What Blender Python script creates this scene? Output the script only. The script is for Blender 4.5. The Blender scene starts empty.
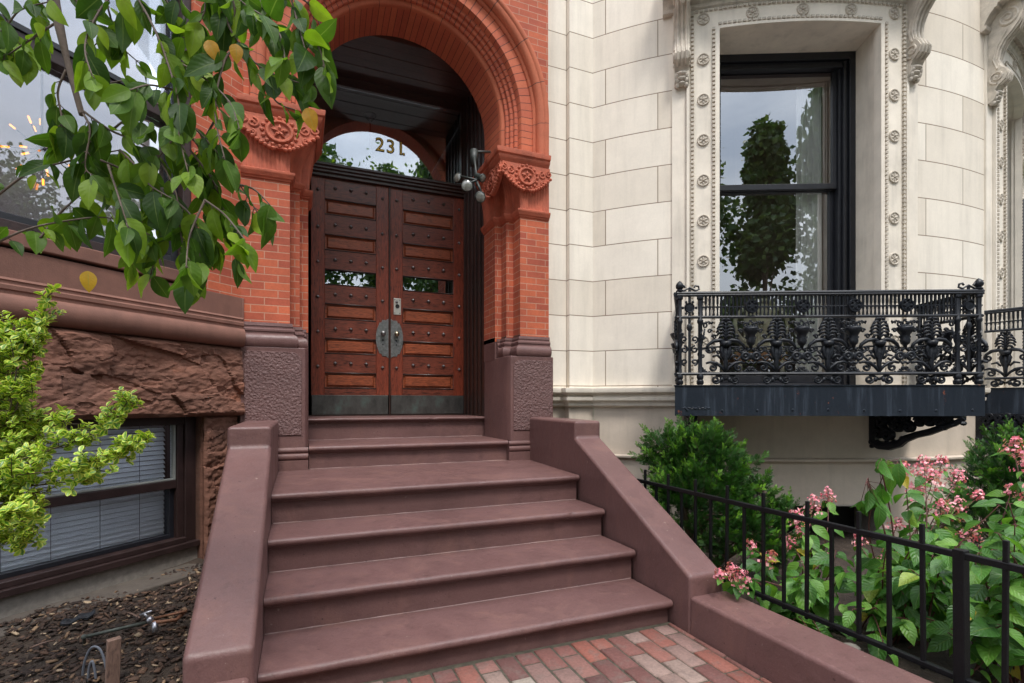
import bpy, math, random
import numpy as np
from math import sin, cos, pi, radians, sqrt, atan2
from mathutils import Vector, Matrix, noise
random.seed(7); rng = np.random.default_rng(7)
sc = bpy.context.scene
COL = sc.collection

# ---------------------------------------------------------------- camera
CAMZ, F, CX, HY = 1.184, 517.0, 512.0, 402.0
YAW = radians(22.26); SN, CS = sin(YAW), cos(YAW)
cam = bpy.data.objects.new('camera', bpy.data.cameras.new('camera')); COL.objects.link(cam)
cam.location = (0, 0, CAMZ); cam.rotation_euler = (radians(90), 0, -YAW)
cam.data.sensor_width = 36; cam.data.lens = F / 1024 * 36; cam.data.shift_y = (HY - 341.5) / 1024
cam.data.clip_start = .05; cam.data.clip_end = 600
sc.camera = cam
def at(px, py, t):
    a = (px - CX) / F
    return Vector((t * (SN + a * CS), t * (CS - a * SN), CAMZ + t * (HY - py) / F))

# ---------------------------------------------------------------- mesh builder
class MB:
    def __init__(s): s.V = []; s.Fc = []; s.U = {}; s.X = None; s.fat = 1
    def add(s, V, Fc, uv=None):
        o = len(s.V)
        if s.X is not None: V = [s.X @ Vector(v) for v in V]
        s.V += [tuple(v) for v in V]
        for i, f in enumerate(Fc):
            if uv is not None: s.U[len(s.Fc)] = uv[i]
            s.Fc.append([o + k for k in f])
    def box(s, x0, x1, y0, y1, z0, z1):
        s.add([(x0,y0,z0),(x1,y0,z0),(x1,y1,z0),(x0,y1,z0),(x0,y0,z1),(x1,y0,z1),(x1,y1,z1),(x0,y1,z1)],
              [(3,2,1,0),(4,5,6,7),(0,1,5,4),(1,2,6,5),(2,3,7,6),(3,0,4,7)])
    def tube(s, P, r, n=7, cap=True, closed=False):
        P = [Vector(p) for p in P]; N = len(P)
        if not hasattr(r, '__len__'): r = [r] * N
        r = [q*s.fat for q in r]
        V = []; prev = None
        for i, p in enumerate(P):
            if closed: d = P[(i+1) % N] - P[i-1]
            else: d = P[min(i+1, N-1)] - P[max(i-1, 0)]
            if d.length < 1e-9: d = Vector((0,0,1))
            d.normalize()
            if prev is None:
                a = Vector((0,0,1)) if abs(d.z) < .9 else Vector((1,0,0))
                u = d.cross(a).normalized()
            else:
                u = (prev - d * prev.dot(d))
                u = u.normalized() if u.length > 1e-6 else d.orthogonal().normalized()
            prev = u; w = d.cross(u)
            for k in range(n):
                t = 2 * pi * k / n
                V.append(p + (u * cos(t) + w * sin(t)) * r[i])
        Fc = []
        M = N if closed else N - 1
        for i in range(M):
            for k in range(n):
                a = i*n + k; b = i*n + (k+1) % n; c = ((i+1) % N)*n + (k+1) % n; d = ((i+1) % N)*n + k
                Fc.append((a, b, c, d))
        if cap and not closed:
            Fc.append(tuple(range(n))[::-1]); Fc.append(tuple((N-1)*n + k for k in range(n)))
        s.add(V, Fc)
    def lathe(s, prof, c=(0,0,0), n=16, axis='z'):
        V = []; Fc = []; c = Vector(c)
        for r, z in prof:
            for k in range(n):
                t = 2*pi*k/n
                if axis == 'z': V.append(c + Vector((r*cos(t), r*sin(t), z)))
                else: V.append(c + Vector((r*cos(t), -z, r*sin(t))))      # axis -y
        for i in range(len(prof)-1):
            for k in range(n):
                Fc.append((i*n+k, i*n+(k+1)%n, (i+1)*n+(k+1)%n, (i+1)*n+k))
        s.add(V, Fc)
    def ball(s, c, r, n=8, m=6):
        rx, ry, rz = r if hasattr(r, '__len__') else (r, r, r)
        V = []; Fc = []
        for i in range(m+1):
            ph = pi*i/m
            for k in range(n):
                t = 2*pi*k/n
                V.append((c[0]+rx*sin(ph)*cos(t), c[1]+ry*sin(ph)*sin(t), c[2]+rz*cos(ph)))
        for i in range(m):
            for k in range(n):
                Fc.append((i*n+k, (i+1)*n+k, (i+1)*n+(k+1)%n, i*n+(k+1)%n))
        s.add(V, Fc)
    def prism(s, pts, z0, z1):
        n = len(pts)
        s.add([(x,y,z0) for x,y in pts] + [(x,y,z1) for x,y in pts],
              [tuple(range(n))[::-1], tuple(range(n,2*n))] + [(i,(i+1)%n,n+(i+1)%n,n+i) for i in range(n)])
    def prism_x(s, pts, x0, x1):            # pts are (y,z)
        n = len(pts)
        s.add([(x0,y,z) for y,z in pts] + [(x1,y,z) for y,z in pts],
              [tuple(range(n)), tuple(range(n,2*n))[::-1]] + [(i,n+i,n+(i+1)%n,(i+1)%n) for i in range(n)])
    def sweep(s, prof, path, caps=True):     # prof (out,z); path (x,y), outward is to the right of travel
        n = len(path); m = len(prof); V = []; UVu = []; acc = 0
        for i in range(n):
            p = Vector(path[i])
            if i > 0: acc += (p - Vector(path[i-1])).length
            d0 = (p - Vector(path[i-1])).normalized() if i > 0 else None
            d1 = (Vector(path[i+1]) - p).normalized() if i < n-1 else None
            if d0 is None: d0 = d1
            if d1 is None: d1 = d0
            n0 = Vector((d0.y, -d0.x)); n1 = Vector((d1.y, -d1.x))
            mm = n0 + n1
            mm = mm / max(mm.dot(n0), .2)
            UVu.append(acc)
            for o, z in prof: V.append((p.x + mm.x*o, p.y + mm.y*o, z))
        Fc = []; uv = []; pv = [0]
        for j in range(1, m): pv.append(pv[-1] + sqrt((prof[j][0]-prof[j-1][0])**2 + (prof[j][1]-prof[j-1][1])**2))
        vv = [prof[0][1] + q for q in pv]
        for i in range(n-1):
            for j in range(m-1):
                Fc.append((i*m+j, (i+1)*m+j, (i+1)*m+j+1, i*m+j+1))
                uv.append([(UVu[i],vv[j]),(UVu[i+1],vv[j]),(UVu[i+1],vv[j+1]),(UVu[i],vv[j+1])])
        if caps:
            Fc.append(tuple(range(m))[::-1]); uv.append([(0,0)]*m)
            Fc.append(tuple((n-1)*m+j for j in range(m))); uv.append([(0,0)]*m)
        s.add(V, Fc, uv)
    def build(s, name, mat, parent=None, smooth=False, bevel=0, label=None, wn=False):
        me = bpy.data.meshes.new(name)
        me.from_pydata(s.V, [], s.Fc); me.update()
        uvl = me.uv_layers.new(name='UVMap')
        buf = np.zeros(len(me.loops)*2, dtype=np.float32)
        for p in me.polygons:
            ls = p.loop_start
            if p.index in s.U:
                for k, q in enumerate(s.U[p.index]):
                    buf[2*(ls+k)] = q[0]; buf[2*(ls+k)+1] = q[1]
            else:
                nx, ny, nz = p.normal
                if abs(nz) > .75: tx, ty = 1, 0; hz = True
                else:
                    L = sqrt(nx*nx+ny*ny) or 1; tx, ty = -ny/L, nx/L; hz = False
                for k, vi in enumerate(p.vertices):
                    v = s.V[vi]
                    buf[2*(ls+k)] = v[0]*tx + v[1]*ty
                    buf[2*(ls+k)+1] = v[1] if hz else v[2]
        uvl.data.foreach_set('uv', buf)
        if smooth: me.polygons.foreach_set('use_smooth', [True]*len(me.polygons))
        if mat: me.materials.append(mat)
        o = bpy.data.objects.new(name, me); COL.objects.link(o)
        if parent: o.parent = parent
        if bevel:
            b = o.modifiers.new('bevel', 'BEVEL'); b.width = bevel; b.segments = 3; b.limit_method = 'ANGLE'; b.angle_limit = radians(30)
            b.harden_normals = True
            me.polygons.foreach_set('use_smooth', [True]*len(me.polygons))
        elif smooth == 'auto':
            me.set_sharp_from_angle(angle=radians(35))
        if label: o['label'] = label
        return o

def tag(o, label=None, cat=None, group=None, kind=None):
    if label: o['label'] = label
    if cat: o['category'] = cat
    if group: o['group'] = group
    if kind: o['kind'] = kind
    return o
def thing(name, label, cat, loc=(0,0,0), rz=0, group=None):
    o = bpy.data.objects.new(name, None); COL.objects.link(o); o.empty_display_size = .1
    o.location = loc; o.rotation_euler = (0,0,rz)
    return tag(o, label, cat, group)
def empty_part(name, parent, loc=(0,0,0), rz=0):
    o = bpy.data.objects.new(name, None); COL.objects.link(o); o.parent = parent
    o.location = loc; o.rotation_euler = (0,0,rz); return o
def copy_tree(o, parent=None):
    c = o.copy(); COL.objects.link(c); c.parent = parent
    for ch in list(o.children): copy_tree(ch, c)
    return c
def shell(name, V, Fc, UV, rnd, mat, parent=None, smooth=True):
    """fast mesh of many small faces: V (n,3), Fc (m,4|3), UV per vertex, rnd per vertex"""
    me = bpy.data.meshes.new(name)
    k = Fc.shape[1]
    me.vertices.add(len(V)); me.vertices.foreach_set('co', V.astype(np.float32).ravel())
    me.loops.add(Fc.size); me.loops.foreach_set('vertex_index', Fc.astype(np.int32).ravel())
    me.polygons.add(len(Fc)); me.polygons.foreach_set('loop_start', np.arange(0, Fc.size, k, dtype=np.int32))
    me.polygons.foreach_set('loop_total', np.full(len(Fc), k, dtype=np.int32))
    me.update(calc_edges=True); me.validate()
    uvl = me.uv_layers.new(name='UVMap'); uvl.data.foreach_set('uv', UV[Fc.ravel()].astype(np.float32).ravel())
    at_ = me.attributes.new('rnd', 'FLOAT', 'POINT'); at_.data.foreach_set('value', rnd.astype(np.float32))
    if smooth: me.polygons.foreach_set('use_smooth', [True]*len(me.polygons))
    me.materials.append(mat)
    o = bpy.data.objects.new(name, me); COL.objects.link(o)
    if parent: o.parent = parent
    return o
def scatter(name, tmpl, mats, rnd, mat, parent=None, smooth=True):
    """tmpl=(V,F,UV); mats (n,3,4) affine"""
    TV, TF, TU = tmpl; mats = np.asarray(mats); n = len(mats)
    V = np.einsum('nij,vj->nvi', mats[:, :, :3], TV) + mats[:, None, :, 3]
    Fc = (TF[None] + (np.arange(n)*len(TV))[:, None, None]).reshape(-1, TF.shape[1])
    return shell(name, V.reshape(-1, 3), Fc, np.tile(TU, (n, 1)), np.repeat(np.asarray(rnd), len(TV)), mat, parent, smooth)
def frame(p, d, nrm, L, W=None):
    d = Vector(d).normalized(); nrm = Vector(nrm); nrm = (nrm - d*nrm.dot(d))
    nrm = nrm.normalized() if nrm.length > 1e-5 else d.orthogonal().normalized()
    x = d.cross(nrm); W = W or L
    return [[x[i]*W, d[i]*L, nrm[i]*L, p[i]] for i in range(3)]
def rv(s=1.0): return Vector((random.gauss(0,s), random.gauss(0,s), random.gauss(0,s)))

# ---------------------------------------------------------------- materials
class NT:
    def __init__(s, name):
        s.m = bpy.data.materials.new(name); s.m.use_nodes = True; s.t = s.m.node_tree; s.t.nodes.clear()
        s.out = s.n('ShaderNodeOutputMaterial')
    def n(s, typ, **k):
        o = s.t.nodes.new(typ)
        for a, b in k.items():
            if a.startswith('i_'):
                key = a[2:]; key = int(key) if key.isdigit() else key.replace('_', ' ')
                s.set(o.inputs[key], b)
            else: setattr(o, a, b)
        return o
    def set(s, inp, b):
        if isinstance(b, bpy.types.NodeSocket): s.t.links.new(b, inp)
        elif isinstance(b, bpy.types.Node): s.t.links.new(b.outputs[0], inp)
        else: inp.default_value = (*b, 1) if (hasattr(b, '__len__') and len(b) == 3 and inp.type == 'RGBA') else b
    def noise(s, scale, detail=5, rough=.6, vec=None, dist=0):
        o = s.n('ShaderNodeTexNoise'); o.inputs['Scale'].default_value = scale; o.inputs['Detail'].default_value = detail
        o.inputs['Roughness'].default_value = rough; o.inputs['Distortion'].default_value = dist
        if vec is not None: s.set(o.inputs['Vector'], vec)
        return o.outputs['Fac']
    def obj(s): return s.n('ShaderNodeTexCoord').outputs['Object']
    def uv(s): return s.n('ShaderNodeTexCoord').outputs['UV']
    def mapv(s, vec, sc_=(1,1,1), loc=(0,0,0), rot=(0,0,0)):
        o = s.n('ShaderNodeMapping'); s.set(o.inputs['Vector'], vec)
        o.inputs['Scale'].default_value = sc_; o.inputs['Location'].default_value = loc; o.inputs['Rotation'].default_value = rot
        return o.outputs[0]
    def ramp(s, fac, *st):
        o = s.n('ShaderNodeValToRGB'); s.set(o.inputs[0], fac); e = o.color_ramp.elements
        while len(e) < len(st): e.new(.5)
        for x, (p, c) in zip(e, st): x.position = p; x.color = (*c, 1) if hasattr(c, '__len__') else (c, c, c, 1)
        return o.outputs[0]
    def mix(s, f, a, b, mode='MIX'):
        o = s.n('ShaderNodeMix', data_type='RGBA', blend_type=mode)
        s.set(o.inputs[0], f); s.set(o.inputs[6], a); s.set(o.inputs[7], b); return o.outputs[2]
    def math(s, op, a, b=0, c=0):
        o = s.n('ShaderNodeMath', operation=op); s.set(o.inputs[0], a); s.set(o.inputs[1], b); s.set(o.inputs[2], c); return o.outputs[0]
    def bump(s, h, strength=.3, dist=.01, nrm=None):
        o = s.n('ShaderNodeBump'); s.set(o.inputs['Height'], h); o.inputs['Strength'].default_value = strength
        o.inputs['Distance'].default_value = dist
        if nrm is not None: s.set(o.inputs['Normal'], nrm)
        return o.outputs[0]
    def bsdf(s, col, rough=.6, nrm=None, **k):
        o = s.n('ShaderNodeBsdfPrincipled'); s.set(o.inputs['Base Color'], col); s.set(o.inputs['Roughness'], rough)
        if nrm is not None: s.set(o.inputs['Normal'], nrm)
        for a, b in k.items(): s.set(o.inputs[a.replace('_', ' ')], b)
        s.o = o; return o.outputs[0]
    def done(s, sh): s.t.links.new(sh, s.out.inputs[0]); return s.m

def sc3(c, k): return tuple(min(1, x*k) for x in c)
def plain(name, col, rough=.6, var=.25, scale=6, bump=.15, bscale=120, metal=0, streak=0, dist=.004, spec=.5):
    t = NT(name); ob = t.obj()
    f = t.noise(scale, 6, .65, ob)
    c = t.ramp(f, (.3, sc3(col, 1-var)), (.7, sc3(col, 1+var*.6)))
    if streak:
        g = t.noise(9, 4, .6, t.mapv(ob, (1,1,.12)))
        c = t.mix(t.ramp(g, (.52, 0), (.75, streak)), c, sc3(col, .45))
    b = t.noise(bscale, 4, .6, ob)
    r = t.n('ShaderNodeMapRange', i_0=f, i_3=max(.03,rough-.08), i_4=min(1,rough+.1)).outputs[0]
    return t.done(t.bsdf(c, r, t.bump(b, bump, dist), Metallic=metal, Specular_IOR_Level=spec))

def brickmat(name, c1, c2, mortar, bw=.205, rh=.075, ms=.006, off=.5, uvloc=(0,0,0), rough=.8, vari=1.0, bump=.6, soft=.1, grime=0, fine=.25):
    t = NT(name); uv = t.mapv(t.uv(), loc=uvloc)
    o = t.n('ShaderNodeTexBrick'); t.set(o.inputs['Vector'], uv)
    o.offset = off; o.inputs['Scale'].default_value = 1; o.inputs['Mortar Size'].default_value = ms
    o.inputs['Mortar Smooth'].default_value = soft; o.inputs['Bias'].default_value = 0
    o.inputs['Brick Width'].default_value = bw; o.inputs['Row Height'].default_value = rh
    t.set(o.inputs['Color1'], c1); t.set(o.inputs['Color2'], c2); t.set(o.inputs['Mortar'], mortar)
    ob = t.obj()
    n1 = t.noise(3.0, 6, .7, ob); n2 = t.noise(60, 4, .7, ob)
    c = t.mix(t.math('MULTIPLY', vari, .5), o.outputs[0], t.ramp(n1, (.3, .55), (.7, 1.35)), 'MULTIPLY')
    c = t.mix(fine, c, t.ramp(n2, (.3, .6), (.7, 1.3)), 'MULTIPLY')
    if grime:
        g = t.noise(5, 5, .65, t.mapv(ob, (1,1,.1)))
        c = t.mix(t.ramp(g, (.48, 0), (.72, grime)), c, sc3(c2, .5))
    h = t.math('ADD', t.math('MULTIPLY', t.math('SUBTRACT', 1, o.outputs['Fac']), .8), t.math('MULTIPLY', n2, .25))
    return t.done(t.bsdf(c, rough, t.bump(h, bump, .006)))

M = {}
PAINT = (.146, .077, .072)
def paintmat(name, col, bump=.12, bscale=90, dist=.004, rough=.42):
    t = NT(name); ob = t.obj()
    f = t.noise(1.7, 7, .65, ob, .5); g = t.noise(11, 6, .72, ob); h2 = t.noise(4.5, 6, .7, t.mapv(ob, (1,1,.35)), .8)
    c = t.ramp(f, (.30, sc3(col, .84)), (.70, sc3(col, 1.15)))
    c = t.mix(t.ramp(h2, (.50, 0), (.66, .75)), c, (col[0]*1.25, col[1]*1.22, col[2]*1.12))      # chalky scuffed areas
    c = t.mix(t.ramp(g, (.56, 0), (.68, .55)), c, sc3(col, .66))
    gr = t.noise(210, 3, .7, ob); c = t.mix(.35, c, t.ramp(gr, (.32, .62), (.68, 1.3)), 'MULTIPLY')
    sp = t.noise(46, 3, .6, ob)
    c = t.mix(t.ramp(sp, (.69, 0), (.72, .7)), c, sc3(col, .35))
    sp2 = t.noise(33, 3, .6, t.mapv(ob, loc=(5,3,1)))
    c = t.mix(t.ramp(sp2, (.71, 0), (.735, .55)), c, (.33,.26,.22))
    b = t.math('ADD', t.noise(bscale, 5, .65, ob), t.math('MULTIPLY', t.noise(13, 4, .6, ob), 1.8))
    r = t.n('ShaderNodeMapRange', i_0=h2, i_1=.3, i_2=.7, i_3=rough-.07, i_4=rough+.22).outputs[0]
    return t.done(t.bsdf(c, r, t.bump(b, bump, dist), Specular_IOR_Level=.38))
M['caulk'] = None
M['paint'] = paintmat('painted_brownstone', PAINT, bump=.45, bscale=60, rough=.38)
M['caulk'] = paintmat('pale_seam_paint', (.26,.18,.17), rough=.6)
def vermic():
    t = NT('painted_textured_stone'); ob = t.obj()
    v = t.n('ShaderNodeTexVoronoi', feature='SMOOTH_F1', i_Scale=55.0); t.set(v.inputs['Vector'], ob)
    w = t.noise(75, 3, .5, ob, 1.5)
    h = t.math('ADD', v.outputs['Distance'], w)
    c = t.ramp(t.noise(4, 5, .6, ob), (.3, sc3(PAINT, .9)), (.7, sc3(PAINT, 1.12)))
    return t.done(t.bsdf(c, .45, t.bump(h, .9, .012), Specular_IOR_Level=.45))
M['paint_tex'] = vermic()
RB1, RB2 = (.50, .115, .048), (.34, .068, .036)
M['brick'] = brickmat('red_brick', RB1, RB2, (.46,.24,.16), bw=.188, rh=.0585, ms=.0034, uvloc=(.03,.012,0), vari=1.2, bump=.5)
M['radial'] = brickmat('arch_brick', (.50,.13,.06), (.42,.095,.05), (.11,.035,.025), bw=.062, rh=5, ms=.0028, off=0, vari=.6)
M['bead'] = brickmat('beaded_brick', (.50,.125,.06), (.42,.095,.05), (.13,.04,.03), bw=.055, rh=5, ms=.004, off=0, vari=.6, soft=.5, bump=1)
M['terraj'] = brickmat('jointed_terracotta', (.48,.13,.062), (.40,.098,.05), (.10,.035,.025), bw=.31, rh=9, ms=.003, off=0, vari=.8, bump=.6)
M['terra'] = plain('terracotta', (.47,.115,.06), .7, .28, 9, .45, 70, streak=.35, dist=.006)
M['lime'] = brickmat('limestone_blocks', (.83,.765,.665), (.67,.595,.495), (.24,.175,.12), bw=.98, rh=.34, ms=.0048, off=.5, uvloc=(.36,-1.339,0), rough=.85, vari=.30, bump=.22, soft=.3, grime=.30, fine=.08)
M['limeplain'] = plain('dressed_limestone', (.76,.69,.59), .8, .14, 4, .25, 70, streak=.35)
M['limecarve'] = plain('carved_limestone', (.56,.50,.42), .85, .3, 12, .5, 60, streak=.55, dist=.008)
M['stucco'] = plain('basement_stucco', (.60,.51,.42), .85, .15, 2.5, .3, 60, streak=.25)
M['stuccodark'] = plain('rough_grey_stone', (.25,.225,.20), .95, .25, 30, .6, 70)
def sandstone(name, c, b=.9, sc_=1.0):
    t = NT(name); ob = t.mapv(t.obj(), (1,1,2.2))
    f = t.noise(2.3*sc_, 8, .62, ob, .6); g = t.noise(30, 5, .7, ob)
    col = t.ramp(f, (.28, sc3(c, .5)), (.45, sc3(c, .85)), (.6, sc3(c, 1.1)), (.78, (c[0]*1.6, c[1]*1.35, c[2]*1.1)))
    col = t.mix(.35, col, t.ramp(g, (.3, .55), (.7, 1.4)), 'MULTIPLY')
    h = t.math('ADD', t.noise(14, 8, .7, ob, .4), t.math('MULTIPLY', g, .4))
    return t.done(t.bsdf(col, .85, t.bump(h, b, .02)))
M['rough'] = sandstone('rock_faced_sandstone', (.185, .082, .054), .5)
M['sand'] = plain('smooth_sandstone', (.19,.088,.064), .75, .22, 7, .3, 150, streak=.4)
M['iron'] = plain('black_iron', (.011,.013,.018), .38, .4, 30, .35, 120, spec=.32)
def fascia():
    t = NT('painted_steel_fascia'); ob = t.obj()
    g = t.noise(6, 5, .7, t.mapv(ob, (4,4,.3)))
    c = t.mix(t.ramp(g, (.52, 0), (.74, .38)), (.014,.019,.028), (.085,.11,.15))
    r = t.noise(14, 5, .7, ob)
    c = t.mix(t.ramp(r, (.66, 0), (.70, .85)), c, (.20,.06,.035))
    return t.done(t.bsdf(c, t.ramp(g, (.3,.3),(.7,.5)), t.bump(t.noise(25,4,.6,ob), .3, .006), Specular_IOR_Level=.35))
M['fascia'] = fascia()
M['fence'] = plain('fence_iron', (.007,.007,.008), .45, .3, 40, .3, 150, spec=.22)
M['sash'] = plain('dark_sash_paint', (.012,.013,.018), .4, .3, 20, .15, 100)
M['brownsash'] = plain('brown_window_timber', (.030,.015,.014), .5, .4, 12, .4, 60, streak=.6)
M['shade'] = plain('brown_shade', (.09,.035,.028), .7, .1)
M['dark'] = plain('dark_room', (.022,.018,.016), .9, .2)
M['room'] = plain('room_wall', (.20,.15,.12), .9, .2)
M['ceil'] = plain('hall_ceiling', (.55,.52,.48), .8, .1)
def wood(name, base, dark, vertical=True, rough=.36, bright=1.0, rotate=None):
    t = NT(name); ob = t.obj()
    s_ = (11,11,1.6) if vertical else (1.8,11,11)
    f = t.noise(4, 7, .65, t.mapv(ob, s_, rot=(0,.10 if vertical else .16,0)), 2.4)
    fine = t.noise(11, 5, .7, t.mapv(ob, s_), .5)
    k = t.math('ADD', t.math('MULTIPLY', f, .65), t.math('MULTIPLY', fine, .35))
    c = t.ramp(k, (.36, dark), (.5, base), (.66, sc3(base, 1.6)))
    gl = t.noise(1.6, 4, .6, ob)
    c = t.mix(.6, c, t.ramp(gl, (.3, .55), (.7, 1.3)), 'MULTIPLY')
    return t.done(t.bsdf(c, rough, t.bump(k, .3, .003), Specular_IOR_Level=.5, Coat_Weight=.35, Coat_Roughness=.2))
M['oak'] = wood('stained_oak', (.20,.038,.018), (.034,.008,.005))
M['oakh'] = wood('stained_oak_rail', (.155,.036,.020), (.028,.007,.005), False)
M['oakpanel'] = wood('stained_oak_panel', (.27,.066,.027), (.085,.020,.010), False)
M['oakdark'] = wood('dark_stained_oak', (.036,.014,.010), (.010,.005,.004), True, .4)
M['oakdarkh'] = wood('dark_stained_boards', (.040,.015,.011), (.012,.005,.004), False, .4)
def kick():
    t = NT('verdigris_kick_plate'); ob = t.obj()
    f = t.noise(7, 7, .7, t.mapv(ob, (1,1,.6)))
    c = t.ramp(f, (.3, (.05,.048,.045)), (.55, (.11,.105,.10)), (.7, (.13,.17,.155)), (.85, (.16,.27,.23)))
    return t.done(t.bsdf(c, .4, t.bump(f, .2, .003), Metallic=.6))
M['kick'] = kick()
M['pewter'] = plain('aged_pewter', (.30,.30,.30), .38, .4, 40, .3, 120, metal=.9)
M['knob'] = plain('worn_brass', (.42,.36,.24), .28, .3, 60, .1, 90, metal=1)
M['steel'] = plain('white_lock_plate', (.62,.60,.55), .35, .1, metal=.5)
M['gold'] = plain('gold_leaf', (.85,.55,.12), .4, .1, metal=.6)
M['ink'] = plain('black_outline', (.01,.01,.01), .5, .1)
M['copper'] = plain('verdigris_pipe', (.09,.10,.085), .6, .5, 25, .4, 90, metal=.3)
M['cpipe'] = plain('old_copper_pipe', (.20,.09,.05), .55, .4, 25, .4, 90, metal=.4)
M['zinc'] = plain('zinc_valve', (.42,.42,.46), .35, .2, 40, metal=.8)
M['wire'] = plain('grey_wire', (.14,.15,.18), .5, .3)
M['plank'] = wood('weathered_stake', (.20,.12,.09), (.09,.055,.045), True, .85)
M['blind'] = plain('blind_slat', (.80,.84,.88), .6, .08)
M['blindsash'] = plain('pale_sash_paint', (.26,.27,.25), .5)
M['curtain'] = plain('white_curtain', (.92,.91,.88), .85, .08)
M['sheer'] = plain('pale_sheer_shade', (.66,.60,.60), .85, .08)
M['cream'] = plain('cream_chair_paint', (.92,.85,.66), .5, .15)
M['cushion'] = plain('tan_cushion', (.50,.25,.12), .8, .15)
M['lampglass'] = plain('floodlight_lens', (.16,.16,.14), .10, .2, 40, spec=1)
M['lampbody'] = plain('weathered_bronze', (.022,.028,.024), .5, .5, 30)
M['concrete'] = plain('old_concrete', (.10,.082,.068), .9, .3, 9, .6, 70, dist=.008)
M['bark'] = plain('branch_bark', (.13,.095,.075), .85, .3, 40, .6, 80)
M['stem'] = plain('red_stem', (.11,.035,.03), .6, .3, 40)
M['greenstem'] = plain('brown_stem', (.085,.06,.035), .7, .3, 40)
M['soil'] = plain('dark_soil', (.050,.034,.024), .95, .5, 14, .9, 50, dist=.02)
M['asphalt'] = plain('asphalt', (.05,.05,.052), .9, .2, 20, .4, 60)
M['walk'] = plain('concrete_sidewalk', (.30,.28,.26), .9, .15, 3, .3, 60)
M['grass'] = plain('grass_verge', (.05,.09,.03), .9, .3, 10, .5, 60)
M['debris'] = plain('black_sheeting', (.02,.021,.025), .45, .3, 20)

def glass(name, refl=.35, tint=(.85,.88,.9), rough=.0, wav=.02):
    t = NT(name)
    lw = t.n('ShaderNodeFresnel', i_IOR=1.5)
    f = t.math('MINIMUM', t.math('ADD', t.math('MULTIPLY', lw.outputs[0], .8), refl), .92)
    nb = t.bump(t.noise(3.0, 2, .4, t.obj()), wav, .01)
    g = t.n('ShaderNodeBsdfGlossy', i_Roughness=rough, i_Color=(.9,.93,.96)); t.set(g.inputs['Normal'], nb)
    tr = t.n('ShaderNodeBsdfTransparent', i_Color=tint)
    m = t.n('ShaderNodeMixShader', i_0=f, i_1=tr.outputs[0], i_2=g.outputs[0])
    return t.done(m.outputs[0])
M['glass'] = glass('window_glass', .27, (.97,.98,.98))
M['glass_l'] = glass('insulated_window_glass', .13, (.93,.93,.95))
M['glass_b'] = glass('basement_glass', .04, (.97,.98,1))
M['glass_t'] = glass('transom_glass', .26, wav=.02)
def emis(name, c, s):
    t = NT(name); e = t.n('ShaderNodeEmission', i_Color=c, i_Strength=s); return t.done(e.outputs[0])
M['filament'] = emis('glowing_filament', (1,.30,.04), 2.1)

def leafmat(name, stops, trans=.3, rough=.4, vein=6, edge=None, spec=.5, bumps=.4):
    t = NT(name)
    a = t.n('ShaderNodeAttribute', attribute_name='rnd').outputs['Fac']
    c = t.ramp(a, *stops)
    sx = t.n('ShaderNodeSeparateXYZ'); t.set(sx.inputs[0], t.uv()); U, V_ = sx.outputs[0], sx.outputs[1]
    au = t.math('ABSOLUTE', U)
    ob = t.obj()
    c = t.mix(.4, c, t.ramp(t.noise(45, 4, .6, ob), (.3, .65), (.7, 1.3)), 'MULTIPLY')
    if edge:
        nn = t.math('ADD', au, t.math('MULTIPLY', t.math('SUBTRACT', t.noise(60, 3, .5, ob), .5), .9))
        c = t.mix(t.ramp(nn, (.45, 0), (.62, .85)), c, edge)
    if vein:
        mid = t.ramp(au, (.0, 1), (.07, 0))
        c = t.mix(t.math('MULTIPLY', mid, .45), c, (.25,.34,.10))
        sv = t.math('SINE', t.math('MULTIPLY', t.math('SUBTRACT', V_, t.math('MULTIPLY', au, .28)), vein*6.28))
        h = t.math('ADD', t.math('MULTIPLY', sv, .5), t.math('MULTIPLY', mid, -1.5))
        nb = t.bump(h, bumps, .003)
    else: nb = None
    p = t.bsdf(c, rough, nb, Specular_IOR_Level=spec)
    tl = t.n('ShaderNodeBsdfTranslucent'); t.set(tl.inputs['Color'], t.mix(1, c, (1.5,1.6,.7), 'MULTIPLY'))
    m = t.n('ShaderNodeMixShader', i_0=trans, i_1=p, i_2=tl.outputs[0])
    return t.done(m.outputs[0])
M['leaf'] = leafmat('broad_green_leaf', [(0,(.030,.075,.012)),(.45,(.075,.155,.015)),(.8,(.16,.27,.018)),(.93,(.24,.35,.028)),(.955,(.50,.33,.03)),(1,(.50,.22,.04))], .40, .5, 7, spec=.28, bumps=.12)
M['hleaf'] = leafmat('hydrangea_leaf', [(0,(.035,.11,.018)),(.5,(.075,.21,.028)),(.93,(.17,.34,.05)),(.96,(.45,.36,.04)),(1,(.45,.36,.04))], .32, .42, 7)
M['vleaf'] = leafmat('variegated_leaf', [(0,(.07,.19,.02)),(.6,(.17,.34,.028)),(1,(.32,.50,.05))], .25, .33, 0, edge=(.66,.70,.12))
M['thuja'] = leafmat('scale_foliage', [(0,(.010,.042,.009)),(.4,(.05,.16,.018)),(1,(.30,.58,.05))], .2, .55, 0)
M['treeleaf'] = leafmat('street_tree_leaf', [(0,(.03,.07,.02)),(.6,(.06,.12,.03)),(1,(.12,.18,.04))], .3, .5, 0)
M['petal'] = leafmat('pink_petal', [(0,(.34,.18,.11)),(.15,(.60,.10,.16)),(.5,(.80,.26,.36)),(1,(.90,.55,.58))], .3, .6, 0)
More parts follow.
